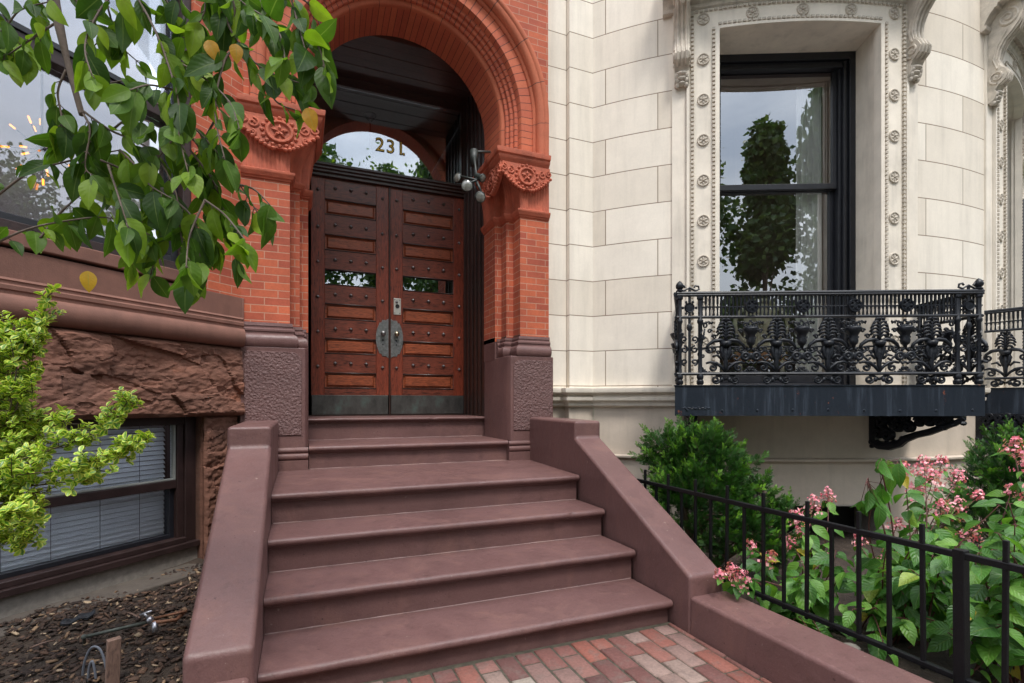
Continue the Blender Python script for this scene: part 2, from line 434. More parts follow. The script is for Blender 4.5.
def chipmat():
    t = NT('bark_chips'); a = t.n('ShaderNodeAttribute', attribute_name='rnd').outputs['Fac']
    c = t.ramp(a, (0,(.022,.013,.010)), (.5,(.055,.032,.022)), (.82,(.11,.06,.038)), (.93,(.22,.14,.08)), (1,(.40,.30,.20)))
    return t.done(t.bsdf(c, .9, t.bump(t.noise(80,4,.7,t.obj()), .6, .005)))
M['chip'] = chipmat()
def pavemat():
    t = NT('worn_paver_brick'); a = t.n('ShaderNodeAttribute', attribute_name='rnd').outputs['Fac']; ob = t.obj()
    c = t.ramp(a, (0,(.09,.042,.038)), (.2,(.14,.058,.050)), (.45,(.18,.070,.056)), (.62,(.23,.075,.052)), (.74,(.20,.11,.095)), (.86,(.26,.18,.15)), (1,(.34,.29,.24)))
    f = t.noise(12, 7, .7, ob); g = t.noise(70, 5, .7, ob)
    c = t.mix(t.ramp(f, (.50, 0), (.66, .6)), c, (.14,.10,.085))
    c = t.mix(.5, c, t.ramp(g, (.3, .5), (.7, 1.4)), 'MULTIPLY')
    h = t.math('ADD', f, g)
    return t.done(t.bsdf(c, .8, t.bump(h, .6, .006)))
M['paver'] = pavemat()
M['joint'] = plain('mossy_joint_sand', (.070,.060,.042), .95, .5, 30, .8, 60)

# ---------------------------------------------------------------- world + sun
w = bpy.data.worlds.new('World'); sc.world = w; w.use_nodes = True; wt = w.node_tree; wt.nodes.clear()
def wn(t, **k):
    o = wt.nodes.new(t)
    for a, b in k.items(): setattr(o, a, b)
    return o
SUN_EL, SUN_AZ = radians(60), radians(186)     # azimuth clockwise from +Y
sky = wn('ShaderNodeTexSky', sky_type='NISHITA', sun_disc=False, sun_elevation=SUN_EL, sun_rotation=SUN_AZ, air_density=1.2, dust_density=2.0)
tc = wn('ShaderNodeTexCoord'); mp = wn('ShaderNodeMapping'); mp.inputs['Scale'].default_value = (1,1,2.6)
nz = wn('ShaderNodeTexNoise'); nz.inputs['Scale'].default_value = 2.2; nz.inputs['Detail'].default_value = 7; nz.inputs['Roughness'].default_value = .55
cr = wn('ShaderNodeValToRGB'); cr.color_ramp.elements[0].position = .32; cr.color_ramp.elements[0].color = (5.2,5.9,7.0,1)
cr.color_ramp.elements[1].position = .68; cr.color_ramp.elements[1].color = (11.5,11.7,12.0,1)
mx = wn('ShaderNodeMix', data_type='RGBA'); mx.inputs[0].default_value = .82
bg = wn('ShaderNodeBackground'); bg.inputs[1].default_value = .105; wo = wn('ShaderNodeOutputWorld')
L = wt.links.new
L(tc.outputs['Generated'], mp.inputs[0]); L(mp.outputs[0], nz.inputs['Vector']); L(nz.outputs['Fac'], cr.inputs[0])
L(sky.outputs[0], mx.inputs[6]); L(cr.outputs[0], mx.inputs[7])
sx = wn('ShaderNodeSeparateXYZ'); L(tc.outputs['Generated'], sx.inputs[0])
mr = wn('ShaderNodeMapRange'); mr.inputs[1].default_value = 0.0; mr.inputs[2].default_value = 1.0; mr.inputs[3].default_value = .55; mr.inputs[4].default_value = 2.0
L(sx.outputs[2], mr.inputs[0]); vm = wn('ShaderNodeVectorMath', operation='SCALE'); L(mx.outputs[2], vm.inputs[0]); L(mr.outputs[0], vm.inputs['Scale']); L(vm.outputs[0], bg.inputs[0]); L(bg.outputs[0], wo.inputs[0])
sl = bpy.data.lights.new('sun', 'SUN'); sl.energy = 1.5; sl.angle = radians(12); sl.color = (1, .96, .9)
so = bpy.data.objects.new('sun', sl); COL.objects.link(so)
sd = Vector((sin(SUN_AZ)*cos(SUN_EL), cos(SUN_AZ)*cos(SUN_EL), sin(SUN_EL)))
so.rotation_euler = sd.to_track_quat('Z', 'Y').to_euler()
sc.view_settings.view_transform = 'Standard'; sc.view_settings.look = 'None'; sc.view_settings.exposure = .84; sc.view_settings.gamma = 1
# ================================================================ GROUND
XL, XR = -.155, 1.85                      # stoop between the cheeks
def sheet(name, x0, x1, y0, y1, z, mat):
    m = MB(); m.add([(x0,y0,z),(x1,y0,z),(x1,y1,z),(x0,y1,z)], [(0,1,2,3)]); return tag(m.build(name, mat), kind='structure')
sheet('ground', -150, 150, -150, 150, -.16, M['grass'])
m = MB(); m.box(-60, 60, -3.6, -.6, -.155, -.03); tag(m.build('sidewalk', M['walk']), kind='structure')
sheet('road', -60, 60, -13, -3.75, -.13, M['asphalt'])
m = MB(); m.box(-60, 60, -3.75, -3.6, -.155, -.01); tag(m.build('kerb', M['concrete']), kind='structure')
m = MB(); m.box(1.9, 9, -.6, 7.2, -.15, -.06); tag(m.build('garden_soil', M['soil']), kind='structure')
# left bed, gently uneven
m = MB(); n = 50; V = []; Fc = []
for j in range(n+1):
    for i in range(n+1):
        x = -3.2 + 2.9*i/n; y = -.6 + 4.85*j/n
        V.append((x, y, .035 + .05*noise.noise(Vector((x*2, y*2, 0))) + .02*noise.noise(Vector((x*9, y*9, 3))) + .012*y))
for j in range(n):
    for i in range(n): a = j*(n+1)+i; Fc.append((a, a+1, a+n+2, a+n+1))
m.add(V, Fc); tag(m.build('mulch_bed', M['soil'], smooth=True), kind='structure')
def bed_z(x, y): return .035 + .05*noise.noise(Vector((x*2, y*2, 0))) + .02*noise.noise(Vector((x*9, y*9, 3))) + .012*y
# chips
cv = np.array([(-.5,-.5,0),(.5,-.5,.0),(.6,.5,.05),(-.4,.5,0),(-.5,-.5,.25),(.45,-.4,.3),(.5,.45,.3),(-.4,.4,.25)]); cv[:,2] -= .1
cf = np.array([(3,2,1,0),(4,5,6,7),(0,1,5,4),(1,2,6,5),(2,3,7,6),(3,0,4,7)])
mats = []; rn = []
for k in range(15000):
    x = random.uniform(-2.1, -.40); y = random.uniform(.9, 4.0)
    if x < -.41-(4.3-y) - .0: continue
    d = Vector((random.gauss(0,1), random.gauss(0,1), random.gauss(0,.25))); nn = Vector((random.gauss(0,.35), random.gauss(0,.35), 1))
    L_ = random.choice([.008,.011,.015,.02,.027,.04]); W_ = L_*random.uniform(.25,.6)
    f = frame((x, y, bed_z(x,y)+.004+random.random()*.01), d, nn, L_, W_)
    for r_ in f: r_[2] *= .6
    mats.append(f); rn.append(random.random()**1.3)
tag(scatter('mulch', (cv, cf, np.zeros((8,2))), mats, rn, M['chip'], smooth=False), kind='stuff')

# brick path, bricks laid lengthwise toward the stoop
V = []; Fc = []; R = []
bw, bl, gap = .090, .190, .009
def paver(x0, y0, x1, y1):
    z = random.gauss(0, .0018); tx, ty = random.gauss(0,.006), random.gauss(0,.006); r_ = random.random(); b = .006
    cx_, cy_ = (x0+x1)/2, (y0+y1)/2; o = len(V)
    for (ins, zz) in ((0,-.03),(0,-b),(b,0)):
        for (x, y) in ((x0+ins,y0+ins),(x1-ins,y0+ins),(x1-ins,y1-ins),(x0+ins,y1-ins)):
            V.append((x + random.gauss(0,.0006), y + random.gauss(0,.0006), z+zz+tx*(x-cx_)*2+ty*(y-cy_))); R.append(r_)
    for l in (0, 4):
        for k in range(4): Fc.append((o+l+k, o+l+(k+1)%4, o+l+4+(k+1)%4, o+l+4+k))
    Fc.append((o+8,o+9,o+10,o+11))
i = 0; x = -.16
while x < 1.85:
    y = 2.244 + random.uniform(-.025,.004); half = (i % 2)
    y0 = y - (bl/2 if half else bl)
    first = True
    while y > -.62:
        paver(x, max(y0, -.64), min(x+bw, 1.845), y); y = y0 - gap; y0 = y - bl
    x += bw + gap; i += 1
V = np.array(V); Fc = np.array(Fc)
o = shell('brick_path', V, Fc, np.zeros((len(V),2)), np.array(R), M['paver'], smooth=False); tag(o, kind='structure')
m = MB(); m.box(-.16, 1.85, -.62, 2.27, -.12, -.007); tag(m.build('path_bedding', M['joint']), kind='structure')

# ================================================================ STOOP
stoop = thing('stoop', 'mauve brown painted stone stoop climbing to the double wooden door', 'stoop', (.85, 3.0, 0))
def rel(o, root):
    o.parent = root; o.matrix_parent_inverse = Matrix.Translation(-root.location) ; return o
NY = [2.235, 2.57, 2.905, 3.24, 4.285, 4.952]; NZ = [.12, .30, .48, .66, .84, 1.037]
def step_prof(y, z, z0, yb, th=.048):
    th *= .82
    p = [(y+.045, z0), (yb, z0), (yb, z)]
    r = th/2
    p += [(y+r, z)]
    for k in range(1, 8): a = pi/2 + pi*k/8; p.append((y+r+r*cos(a), z-r+r*sin(a)))
    p += [(y+r, z-th), (y+.028, z-th), (y+.028, z-th-.010), (y+.034, z-th-.014), (y+.045, z-th-.017)]
    return p
for i in range(6):
    x0, x1 = (XL+.002, XR-.002) if i < 4 else ((.062, 1.719) if i == 4 else (.0, 1.80))
    yb = NY[i+1]+.05 if i < 5 else 5.80
    z0 = -.05 if i == 0 else NZ[i-1]-.03
    m = MB(); pf = step_prof(NY[i], NZ[i], z0, yb, .05 if i < 5 else .035); K_ = 110; q_ = len(pf); V_ = []; F_ = []
    for k in range(K_+1):
        x = x0+(x1-x0)*k/K_
        for (y, z) in pf:
            edge = 1.0 if y < NY[i]+.06 else .25
            a_ = noise.noise(Vector((x*5, y*20+i*7, z*20)))*.0022 + noise.noise(Vector((x*26, y*40, i*5+z*30)))*.0011
            ch_ = max(0, noise.noise(Vector((x*15, i*9.3, z*8)))-.52)*.03 if (y < NY[i]+.012) else 0
            inner = 0 if k in (0, K_) and y > NY[i]+.1 else 1
            V_.append((x, y + (a_*edge + ch_)*inner, z + (noise.noise(Vector((x*4, y*3, i*2)))*.0015 - ch_*.5)*edge))
    for k in range(K_):
        for j in range(q_): F_.append((k*q_+j, k*q_+(j+1)%q_, (k+1)*q_+(j+1)%q_, (k+1)*q_+j))
    F_ += [tuple(range(q_))[::-1], tuple(K_*q_+j for j in range(q_))]; m.add(V_, [f[::-1] for f in F_])
    if i == 3: m.V = [(x+.08*(y-3.3) if (x > 1 and y > 3.4) else x, y, z) for x, y, z in m.V]
    o = m.build('step', M['paint'], None, smooth='auto'); rel(o, stoop)
    if i < 5:
        m = MB(); xa, xb = (x0+.003, x1-.004 + (.07 if i == 3 else 0)) if i != 3 else (.06, 1.72); N_ = 90; P_ = []; Rr = []
        yj = NY[i+1]+.046
        for k in range(N_+1):
            x = xa+(xb-xa)*k/N_; P_.append((x, yj-.001, NZ[i]+.001)); Rr.append(max(.0006, .0032+.0028*noise.noise(Vector((x*9, i*3.1, 0)))))
        m.tube(P_, Rr, 6); j = m.build('seam', M['caulk'], o, smooth=True)
def cheek(x0, x1, yb):
    m = MB(); m.prism_x([(2.107,-.05),(yb,-.05),(yb,1.045),(3.313,1.045),(3.313,.922),(2.107,.286)], x0, x1)
    if x0 > 1: m.V = [(x+.08*(y-3.3) if y > 3.4 else x, y, z) for x, y, z in m.V]
    return rel(m.build('cheek_wall', M['paint'], None, bevel=.022), stoop)
cheek(-.385, XL, 4.33); cheek(XR, 2.07, 4.33)
# the raised block caps are slightly wider
def lowwall(x0, x1, label):
    m = MB(); m.box(x0, x1, -.6, 2.12, -.05, .185)
    o = m.build('low_wall', M['paint'], None, bevel=.02); o.location = (0,0,0)
    return tag(o, label, 'low wall', 'low painted walls in front of the stoop')
lowwall(1.853, 2.10, 'low mauve painted kerb wall on the right, between brick path and iron fence')
lowwall(-.39, -.17, 'low mauve painted wall end beside the mulch bed, below left stoop wall')

# ================================================================ BROWNSTONE
bs = thing('brownstone_house', 'red brick townhouse with arched entrance and brown sandstone base', 'house', (.9, 5, 0))
def B(o): return rel(o, bs)
XC = .89; mir = lambda P: [(2*XC-x, y) for x, y in P][::-1]
ARZ = 3.80
# stepped pier plan (right), inner->outer, outward faces -Y
plan = [(1.72,4.95),(1.72,4.63),(1.785,4.63),(1.785,4.50),(1.855,4.50),(1.855,4.335),(2.145,4.335),(2.145,4.47)]
planL = mir(plan)           # goes outer -> inner for left pier, x increasing
planL = [(-.365+.0,4.335) if i == 1 else p for i, p in enumerate(planL)]
LC = (-.41, 4.335)          # corner where the canted bay starts
planL = [(LC[0]-.0, LC[1])] + planL[2:]
def vwall(m, path, z0, z1): m.sweep([(0,z0),(0,z1)], path, caps=False)
for side, P in (('r', plan), ('l', planL)):
    # round the middle order into a bead
    m = MB(); vwall(m, P, 1.76, 2.88); B(m.build('pier', M['brick']))
# painted plinths
def plinth(x0, x1, inner_right, label=None):
    # inner side is x0 for right plinth
    y0, yb = 4.29, 4.95
    m = MB()
    ch = .05
    if inner_right: pts = [(x0,yb),(x0,y0+ch),(x0+ch*.5,y0),(x1,y0),(x1,yb)]
    else: pts = [(x0,yb),(x0,y0),(x1-ch*.5,y0),(x1,y0+ch),(x1,yb)]
    m.prism([p for p in pts], .60, 1.60)
    B(m.build('plinth', M['paint'], bevel=.008))
    # vermiculated panel on the face, slightly proud
    a, b = (x0+.05, x1-.012) if inner_right else (x0+.03, x1-.05)
    m = MB(); n = 10; pts = []
    r = .07
    z0_, z1_ = .93, 1.565
    P2 = [(a,z0_),(b,z0_)]
    if inner_right: P2 += [(b,z1_)] + [(a+r-r*cos(t), z1_-r+r*sin(t)) for t in [pi/2 - pi/2*k/6 for k in range(7)]]
    else: P2 += [(b-r+r*cos(t), z1_-r+r*sin(t)) for t in [pi/2*k/6 for k in range(7)]] + [(a,z1_)]
    k = len(P2)
    m.add([(x,y0-.008,z) for x,z in P2]+[(x,y0+.01,z) for x,z in P2], [tuple(range(k))]+[(i,k+i,k+(i+1)%k,(i+1)%k) for i in range(k)])
    B(m.build('plinth_panel', M['paint_tex'], bevel=.004))
    # base moulding
    path = [(x0,yb),(x0,y0),(x1,y0)] if inner_right else [(x0,y0),(x1,y0),(x1,yb)]
    if inner_right: path = [(x0+.002,yb),(x0+.002,y0),(x1,y0)]
    else: path = [(x0,y0),(x1-.002,y0),(x1-.002,yb)]
    m = MB(); pr = [(0,.655),(.012,.655),(.012,.735),(.004,.74)]
    for (c, r_) in ((.765,.024),(.812,.016)):
        pr += [(.004+r_*.7*cos(t), c+r_*sin(t)) for t in [-pi/2+pi*k/6 for k in range(7)]]
    pr += [(0,.835)]
    front = [(x0+.002 if inner_right else x0, y0),(x1 if inner_right else x1-.002, y0)]
    m.sweep(pr, front)
    B(m.build('base_moulding', M['paint'], smooth='auto'))
    return path
plinth(1.722, 2.17, True); plinth(-.415, .058, False)
# water-table mouldings on the plinths, following stepped plan
wt_prof = [(-.02,1.585),(.02,1.59),(.045,1.60),(.058,1.62),(.062,1.645),(.058,1.67),(.045,1.69),(.03,1.698),(.03,1.712),(.036,1.718),(.036,1.732),(.03,1.74),(.018,1.744),(.018,1.755),(.022,1.76),(.018,1.785),(-.02,1.79)]
rp = [(1.735,4.63),(1.785,4.63),(1.785,4.50),(1.855,4.50),(1.855,4.335),(2.145,4.335)]
m = MB(); m.sweep(wt_prof, rp); B(m.build('plinth_moulding', M['paint'], smooth='auto'))
m = MB(); m.sweep(wt_prof, [(-.40,4.335),(-.075,4.335),(-.075,4.50),(-.005,4.50),(-.005,4.63),(.045,4.63)]); B(m.build('plinth_moulding', M['paint'], smooth='auto'))
for P in (plan, planL):
    m = MB(); P2 = [(x, y+.004) for x, y in P]; P2 = P2 if P is plan else P2
    if P is plan: P2 = P2[:-1] + [(2.145,4.95)]
    else: P2 = [(-.41,4.95)] + P2
    m.prism(P2, 1.59, 1.80); B(m.build('pier_core', M['paint']))
# lower band of capital (moulding over stepped plan)
cb = [(0,2.872),(.008,2.875),(.014,2.888),(.022,2.892),(.034,2.915),(.038,2.922),(.038,2.936),(.02,2.942),(.0,2.955)]
for P in (plan[:-1], planL[:-1] + [planL[-1]]):
    m = MB(); m.sweep(cb, P); B(m.build('capital_band', M['terra'], smooth='auto'))
# capital body: loft from stepped plan to rectangle with flutes
def resample(P, n):
    P = [Vector(p) for p in P]; L_ = [0]
    for i in range(1, len(P)): L_.append(L_[-1] + (P[i]-P[i-1]).length)
    out = []
    for k in range(n):
        s = L_[-1]*k/(n-1); j = max(i for i in range(len(P)) if L_[i] <= s + 1e-9); j = min(j, len(P)-2)
        out.append(P[j].lerp(P[j+1], (s-L_[j])/max(1e-9, L_[j+1]-L_[j])))
    return out
def capital(P, Q, corner, mirror):
    n = 150; A = resample(P, n); C_ = resample(Q, n); m = MB(); V = []; Fc = []
    K = 12
    for k in range(K+1):
        f = k/K; z = 2.94 + .40*f; e = f**2.2
        for i in range(n):
            p = A[i].lerp(C_[i], e)
            d = (C_[min(i+1,n-1)] - C_[max(i-1,0)]).normalized(); nn = Vector((d.y, -d.x))
            fl = .008*abs(sin(i*pi/4.0))*(1 if f < .82 else 0)
            p = p + nn*fl
            V.append((p.x, p.y, z))
    for k in range(K):
        for i in range(n-1): Fc.append((k*n+i, k*n+i+1, (k+1)*n+i+1, (k+1)*n+i))
    m.add(V, Fc); B(m.build('capital', M['terra'], smooth=True))
QR = [(1.655,4.95),(1.655,4.30),(2.125,4.30)]
QL = [(-.43,4.30),(.125,4.30),(.125,4.95)]
capital(plan[:-1], QR, None, 0); capital([(LC[0],4.335)]+planL[1:], QL, None, 1)
ab = [(0,3.325),(.006,3.33),(.012,3.345),(.03,3.365),(.035,3.38),(.035,3.39),(.05,3.40),(.055,3.425),(.055,3.44),(.0,3.445),(-.3,3.446)]
for Q in (QR, QL):
    m = MB(); m.sweep(ab, Q); B(m.build('abacus', M['terra'], smooth='auto'))
# medallions and lace ornament
def spiral(c, r0, r1, turns, a0, n=26, sgn=1):
    out = []
    for k in range(n+1):
        f = k/n; a = a0 + sgn*turns*2*pi*f; r = r0 + (r1-r0)*f
        out.append((c[0]+r*cos(a), c[1]+r*sin(a)))
    return out
def ornament(T, w2, name):
    """ornament drawn in local (x,z) with normal -y; T: matrix"""
    m = MB(); m.X = T
    to3 = lambda P, y=0: [(x, y, z) for x, z in P]
    m.lathe([(.0,.012),(.045,.012),(.05,.018),(.056,.026),(.064,.026),(.07,.016),(.074,0)], (0,0,0), 24, 'y')
    for k in range(16):
        a = 2*pi*k/16; m.ball((.084*cos(a), -.008, .084*sin(a)), (.012,.014,.012), 6, 4)
    for k in range(5):
        a = 2*pi*k/5+pi/2; m.tube([(0,-.016,0),(.02*cos(a),-.024,.02*sin(a)),(.042*cos(a),-.016,.042*sin(a))], [.004,.009,.003], 5)
    for s in (-1,1):
        for (cx_, cz_, r0) in ((.125,.03,.03),(.175,.045,.026),(.13,-.03,.02)):
            if cx_*1 < w2: m.tube(to3(spiral((s*cx_, cz_), r0, .006, 1.3, pi/2, 20, s), -.012), .006, 5)
        # scalloped lower edge
        for k in range(9):
            f = k/8; x = s*(.03+f*(w2-.03)); z = -.105 + .11*(f**1.5)
            m.ball((x, -.016, z), (.013,.018,.012), 6, 4)
    # backing plate with scallop lower edge
    P = [(-w2,.09),(-w2,.015)] + [(-w2+2*w2*k/16, -.10+.115*abs(k/8-1)**1.5) for k in range(17)] + [(w2,.015),(w2,.09)]
    k = len(P); m.add([(x,-.008,z) for x,z in P]+[(x,.03,z) for x,z in P], [tuple(range(k))[::-1]]+[(i,(i+1)%k,k+(i+1)%k,k+i) for i in range(k)])
    return B(m.build(name, M['terra'], smooth='auto'))
ornament(Matrix.Translation((1.898, 4.294, 3.225)) @ Matrix.Diagonal((1.27,1.1,1.2,1)), .185, 'carved_medallion')
ornament(Matrix.Translation((1.650, 4.52, 3.225)) @ Matrix.Rotation(-pi/2, 4, 'Z') @ Matrix.Diagonal((1.22,1,1.2,1)), .185, 'carved_medallion')
ornament(Matrix.Translation((-.145, 4.295, 3.225)) @ Matrix.Diagonal((1.45,1.1,1.25,1)), .185, 'carved_medallion')
ornament(Matrix.Translation((-.385, 4.27, 3.225)) @ Matrix.Rotation(-pi/4, 4, 'Z') @ Matrix.Translation((-.19,0,0)), .14, 'carved_medallion')
# arch
def arch_ring(name, prof, mat, smooth='auto', n=96):
    """prof: list of (r, y); stilts to z=3.445"""
    m = MB(); pts = [(1, 3.445)]
    ang = [pi*k/n for k in range(n+1)]
    V = []; Fc = []; uv = []; q = len(prof); pv = [0]
    for j in range(1, q): pv.append(pv[-1] + sqrt((prof[j][0]-prof[j-1][0])**2+(prof[j][1]-prof[j-1][1])**2))
    st = [('s',3.445,0)] + [('a',a,0) for a in ang] + [('e',3.445,0)]
    us = []; acc = 0; H = ARZ-3.445
    for i, s_ in enumerate(st):
        for (r, y) in prof:
            if s_[0] == 's': V.append((XC+r, y, 3.445))
            elif s_[0] == 'e': V.append((XC-r, y, 3.445))
            else: V.append((XC+r*cos(s_[1]), y, ARZ+r*sin(s_[1])))
        us.append(0 if i == 0 else (H + ang[min(i-1,n)]*.97 if s_[0]=='a' else 2*H+pi*.97))
    for i in range(len(st)-1):
        for j in range(q-1):
            Fc.append((i*q+j, i*q+j+1, (i+1)*q+j+1, (i+1)*q+j))
            uv.append([(us[i],pv[j]+.1),(us[i],pv[j+1]+.1),(us[i+1],pv[j+1]+.1),(us[i+1],pv[j]+.1)])
    m.add(V, Fc, uv); return m.build(name, mat, smooth=smooth)
def rolls(r0, y0, r1, y1, k, rad):
    """k half-round rolls between two points"""
    out = []; dx, dy = (r1-r0)/k, (y1-y0)/k; L_ = sqrt(dx*dx+dy*dy); nx, ny = dy/L_, -dx/L_
    if ny > 0: nx, ny = -nx, -ny
    for i in range(k):
        for j in range(7):
            t = j/6; b = sin(pi*t)*rad
            out.append((r0+dx*(i+t)+nx*b, y0+dy*(i+t)+ny*b))
    return out
arch = empty_part('entrance_arch', None); B(arch)
def A(o): o.parent = arch; return o
A(arch_ring('arch_soffit', [(.83,4.93),(.86,4.60)], M['radial']))
A(arch_ring('arch_roll', [(.86,4.60)] + rolls(.862,4.60,.90,4.555,1,.014) , M['terraj']))
A(arch_ring('arch_beads', rolls(.90,4.555,.985,4.44,3,.016) , M['bead']))
A(arch_ring('arch_voussoirs', [(.985,4.44),(.99,4.40),(1.00,4.385),(1.105,4.385),(1.11,4.37)], M['radial']))
A(arch_ring('arch_moulding', [(1.11,4.37),(1.125,4.355),(1.135,4.36)] + rolls(1.135,4.345,1.185,4.30,1,.012) + [(1.19,4.30),(1.2,4.29),(1.22,4.285),(1.235,4.29),(1.245,4.31),(1.25,4.36)], M['terraj']))
# brick wall with the arch cut out
m = MB(); n = 96; x0, x1, z0, z1, y = LC[0], 2.145, 3.44, 7.2, 4.35
ring = [(XC+1.24, 3.44)] + [(XC+1.24*cos(pi*k/n), ARZ+1.24*sin(pi*k/n)) for k in range(n+1)] + [(XC-1.24,3.44)]
V = []; Fc = []
for (x, z) in ring: V.append((x,y,z))
outer = []
for (x, z) in ring:
    if z <= ARZ: outer.append((x1+.0 if x > XC else x0, z))
    else:
        dx, dz = x-XC, z-ARZ; t = 1e9
        if dx > 1e-6: t = min(t, (x1-XC)/dx)
        if dx < -1e-6: t = min(t, (x0-XC)/dx)
        t = min(t, (z1-ARZ)/dz) if dz > 1e-6 else t
        outer.append((XC+dx*t, ARZ+dz*t))
N = len(ring)
for (x, z) in outer: V.append((x,y,z))
for i in range(N-1): Fc.append((i, i+1, N+i+1, N+i))
m.add(V, Fc, [[(V[k][0], V[k][2]) for k in f] for f in Fc])
# fill corners left out by the fan
for (cx_, xa) in ((x1, x1), (x0, x0)):
    pass
B(m.build('brick_wall', M['brick']))
m = MB(); m.add([(XC,4.36,6.5),(x1,4.36,5.6),(x1,4.36,7.2),(x0,4.36,7.2),(x0,4.36,5.6)], [(0,1,2,3,4)]); m.sweep([(0,3.44),(0,7.2)], [(2.145,4.35),(2.145,4.5)], caps=False)
m.box(-.38, 2.14, 4.46, 4.9, 5.05, 7.2); B(m.build('upper_brick_wall', M['brick']))

# ---- vestibule: panelled sides, boarded ceiling, transom, door
DY = 5.70; DS = 1.1585
def boxpart(name, x0, x1, y0, y1, z0, z1, mat, parent, bevel=0):
    m = MB(); m.box(x0,x1,y0,y1,z0,z1); return m.build(name, mat, parent, bevel=bevel)
def side_panel(x, s):
    m = MB(); m.box(*sorted((x, x+s*.06)), 4.96, 5.79, .90, 4.62)
    for k in range(6):
        y = 4.97+.135*k; m.box(*sorted((x-s*.016, x)), y, y+.035, 1.03, 4.6); m.box(*sorted((x-s*.008, x)), y+.06, y+.075, 1.03, 4.6)
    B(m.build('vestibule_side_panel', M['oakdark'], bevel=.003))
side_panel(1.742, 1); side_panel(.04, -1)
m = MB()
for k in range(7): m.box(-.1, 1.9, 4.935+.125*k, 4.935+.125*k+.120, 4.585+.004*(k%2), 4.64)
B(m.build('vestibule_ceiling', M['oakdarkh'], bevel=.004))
m = MB(); m.box(-.3,2.1,4.94,4.99,4.641,5.1); B(m.build('vestibule_backing', M['oakdark']))
m = MB(); pr = [(0,3.515),(.02,3.52),(.02,3.545),(.045,3.555),(.045,3.572),(.065,3.582),(.065,3.60),(.085,3.61),(.085,3.632),(.0,3.636)]
m.sweep(pr, [(.045,DY-.015),(1.748,DY-.015)]); m.box(.045,1.748,DY-.014,5.79,3.515,3.635); B(m.build('transom_bar', M['oakdarkh'], smooth='auto'))
for (a, b) in ((.046,.10),(1.70,1.748)):
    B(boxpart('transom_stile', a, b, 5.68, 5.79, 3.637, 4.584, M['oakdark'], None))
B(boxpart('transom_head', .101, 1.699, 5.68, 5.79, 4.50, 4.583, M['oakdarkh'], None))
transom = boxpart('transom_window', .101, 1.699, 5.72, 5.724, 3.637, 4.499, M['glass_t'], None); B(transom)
# house number: 231.
def text_obj(txt, size, loc, mat, name, parent, off=0.0, ext=.002):
    c = bpy.data.curves.new(name, 'FONT'); c.body = txt; c.size = size; c.extrude = ext; c.offset = off; c.space_character = 1.25
    o = bpy.data.objects.new('t', c); COL.objects.link(o)
    dg = bpy.context.evaluated_depsgraph_get(); me = bpy.data.meshes.new_from_object(o.evaluated_get(dg))
    bpy.data.objects.remove(o); me.materials.clear(); me.materials.append(mat)
    q = bpy.data.objects.new(name, me); COL.objects.link(q); q.rotation_euler = (pi/2,0,0); q.location = loc
    q.parent = parent; return q
for chr_, dx in (('2',0),('3',.115),('1',.225),('.',.285)):
    nm = 'house_number' if chr_ != '.' else 'number_dot'
    d_ = text_obj(chr_, .205, (.745+dx, 5.715, 3.90), M['gold'], nm, transom, -.002)
    text_obj(chr_, .205, (.745+dx, 5.7175, 3.90), M['ink'], 'number_outline', transom, .004, .001)
# hall behind the transom and door
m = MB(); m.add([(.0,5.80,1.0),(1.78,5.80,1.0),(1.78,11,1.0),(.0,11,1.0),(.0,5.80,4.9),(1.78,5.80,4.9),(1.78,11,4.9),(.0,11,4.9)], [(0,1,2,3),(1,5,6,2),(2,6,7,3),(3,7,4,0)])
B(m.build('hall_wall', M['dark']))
m = MB(); m.box(.01,1.77,5.80,11,4.52,4.55); B(m.build('hall_ceiling', M['ceil']))
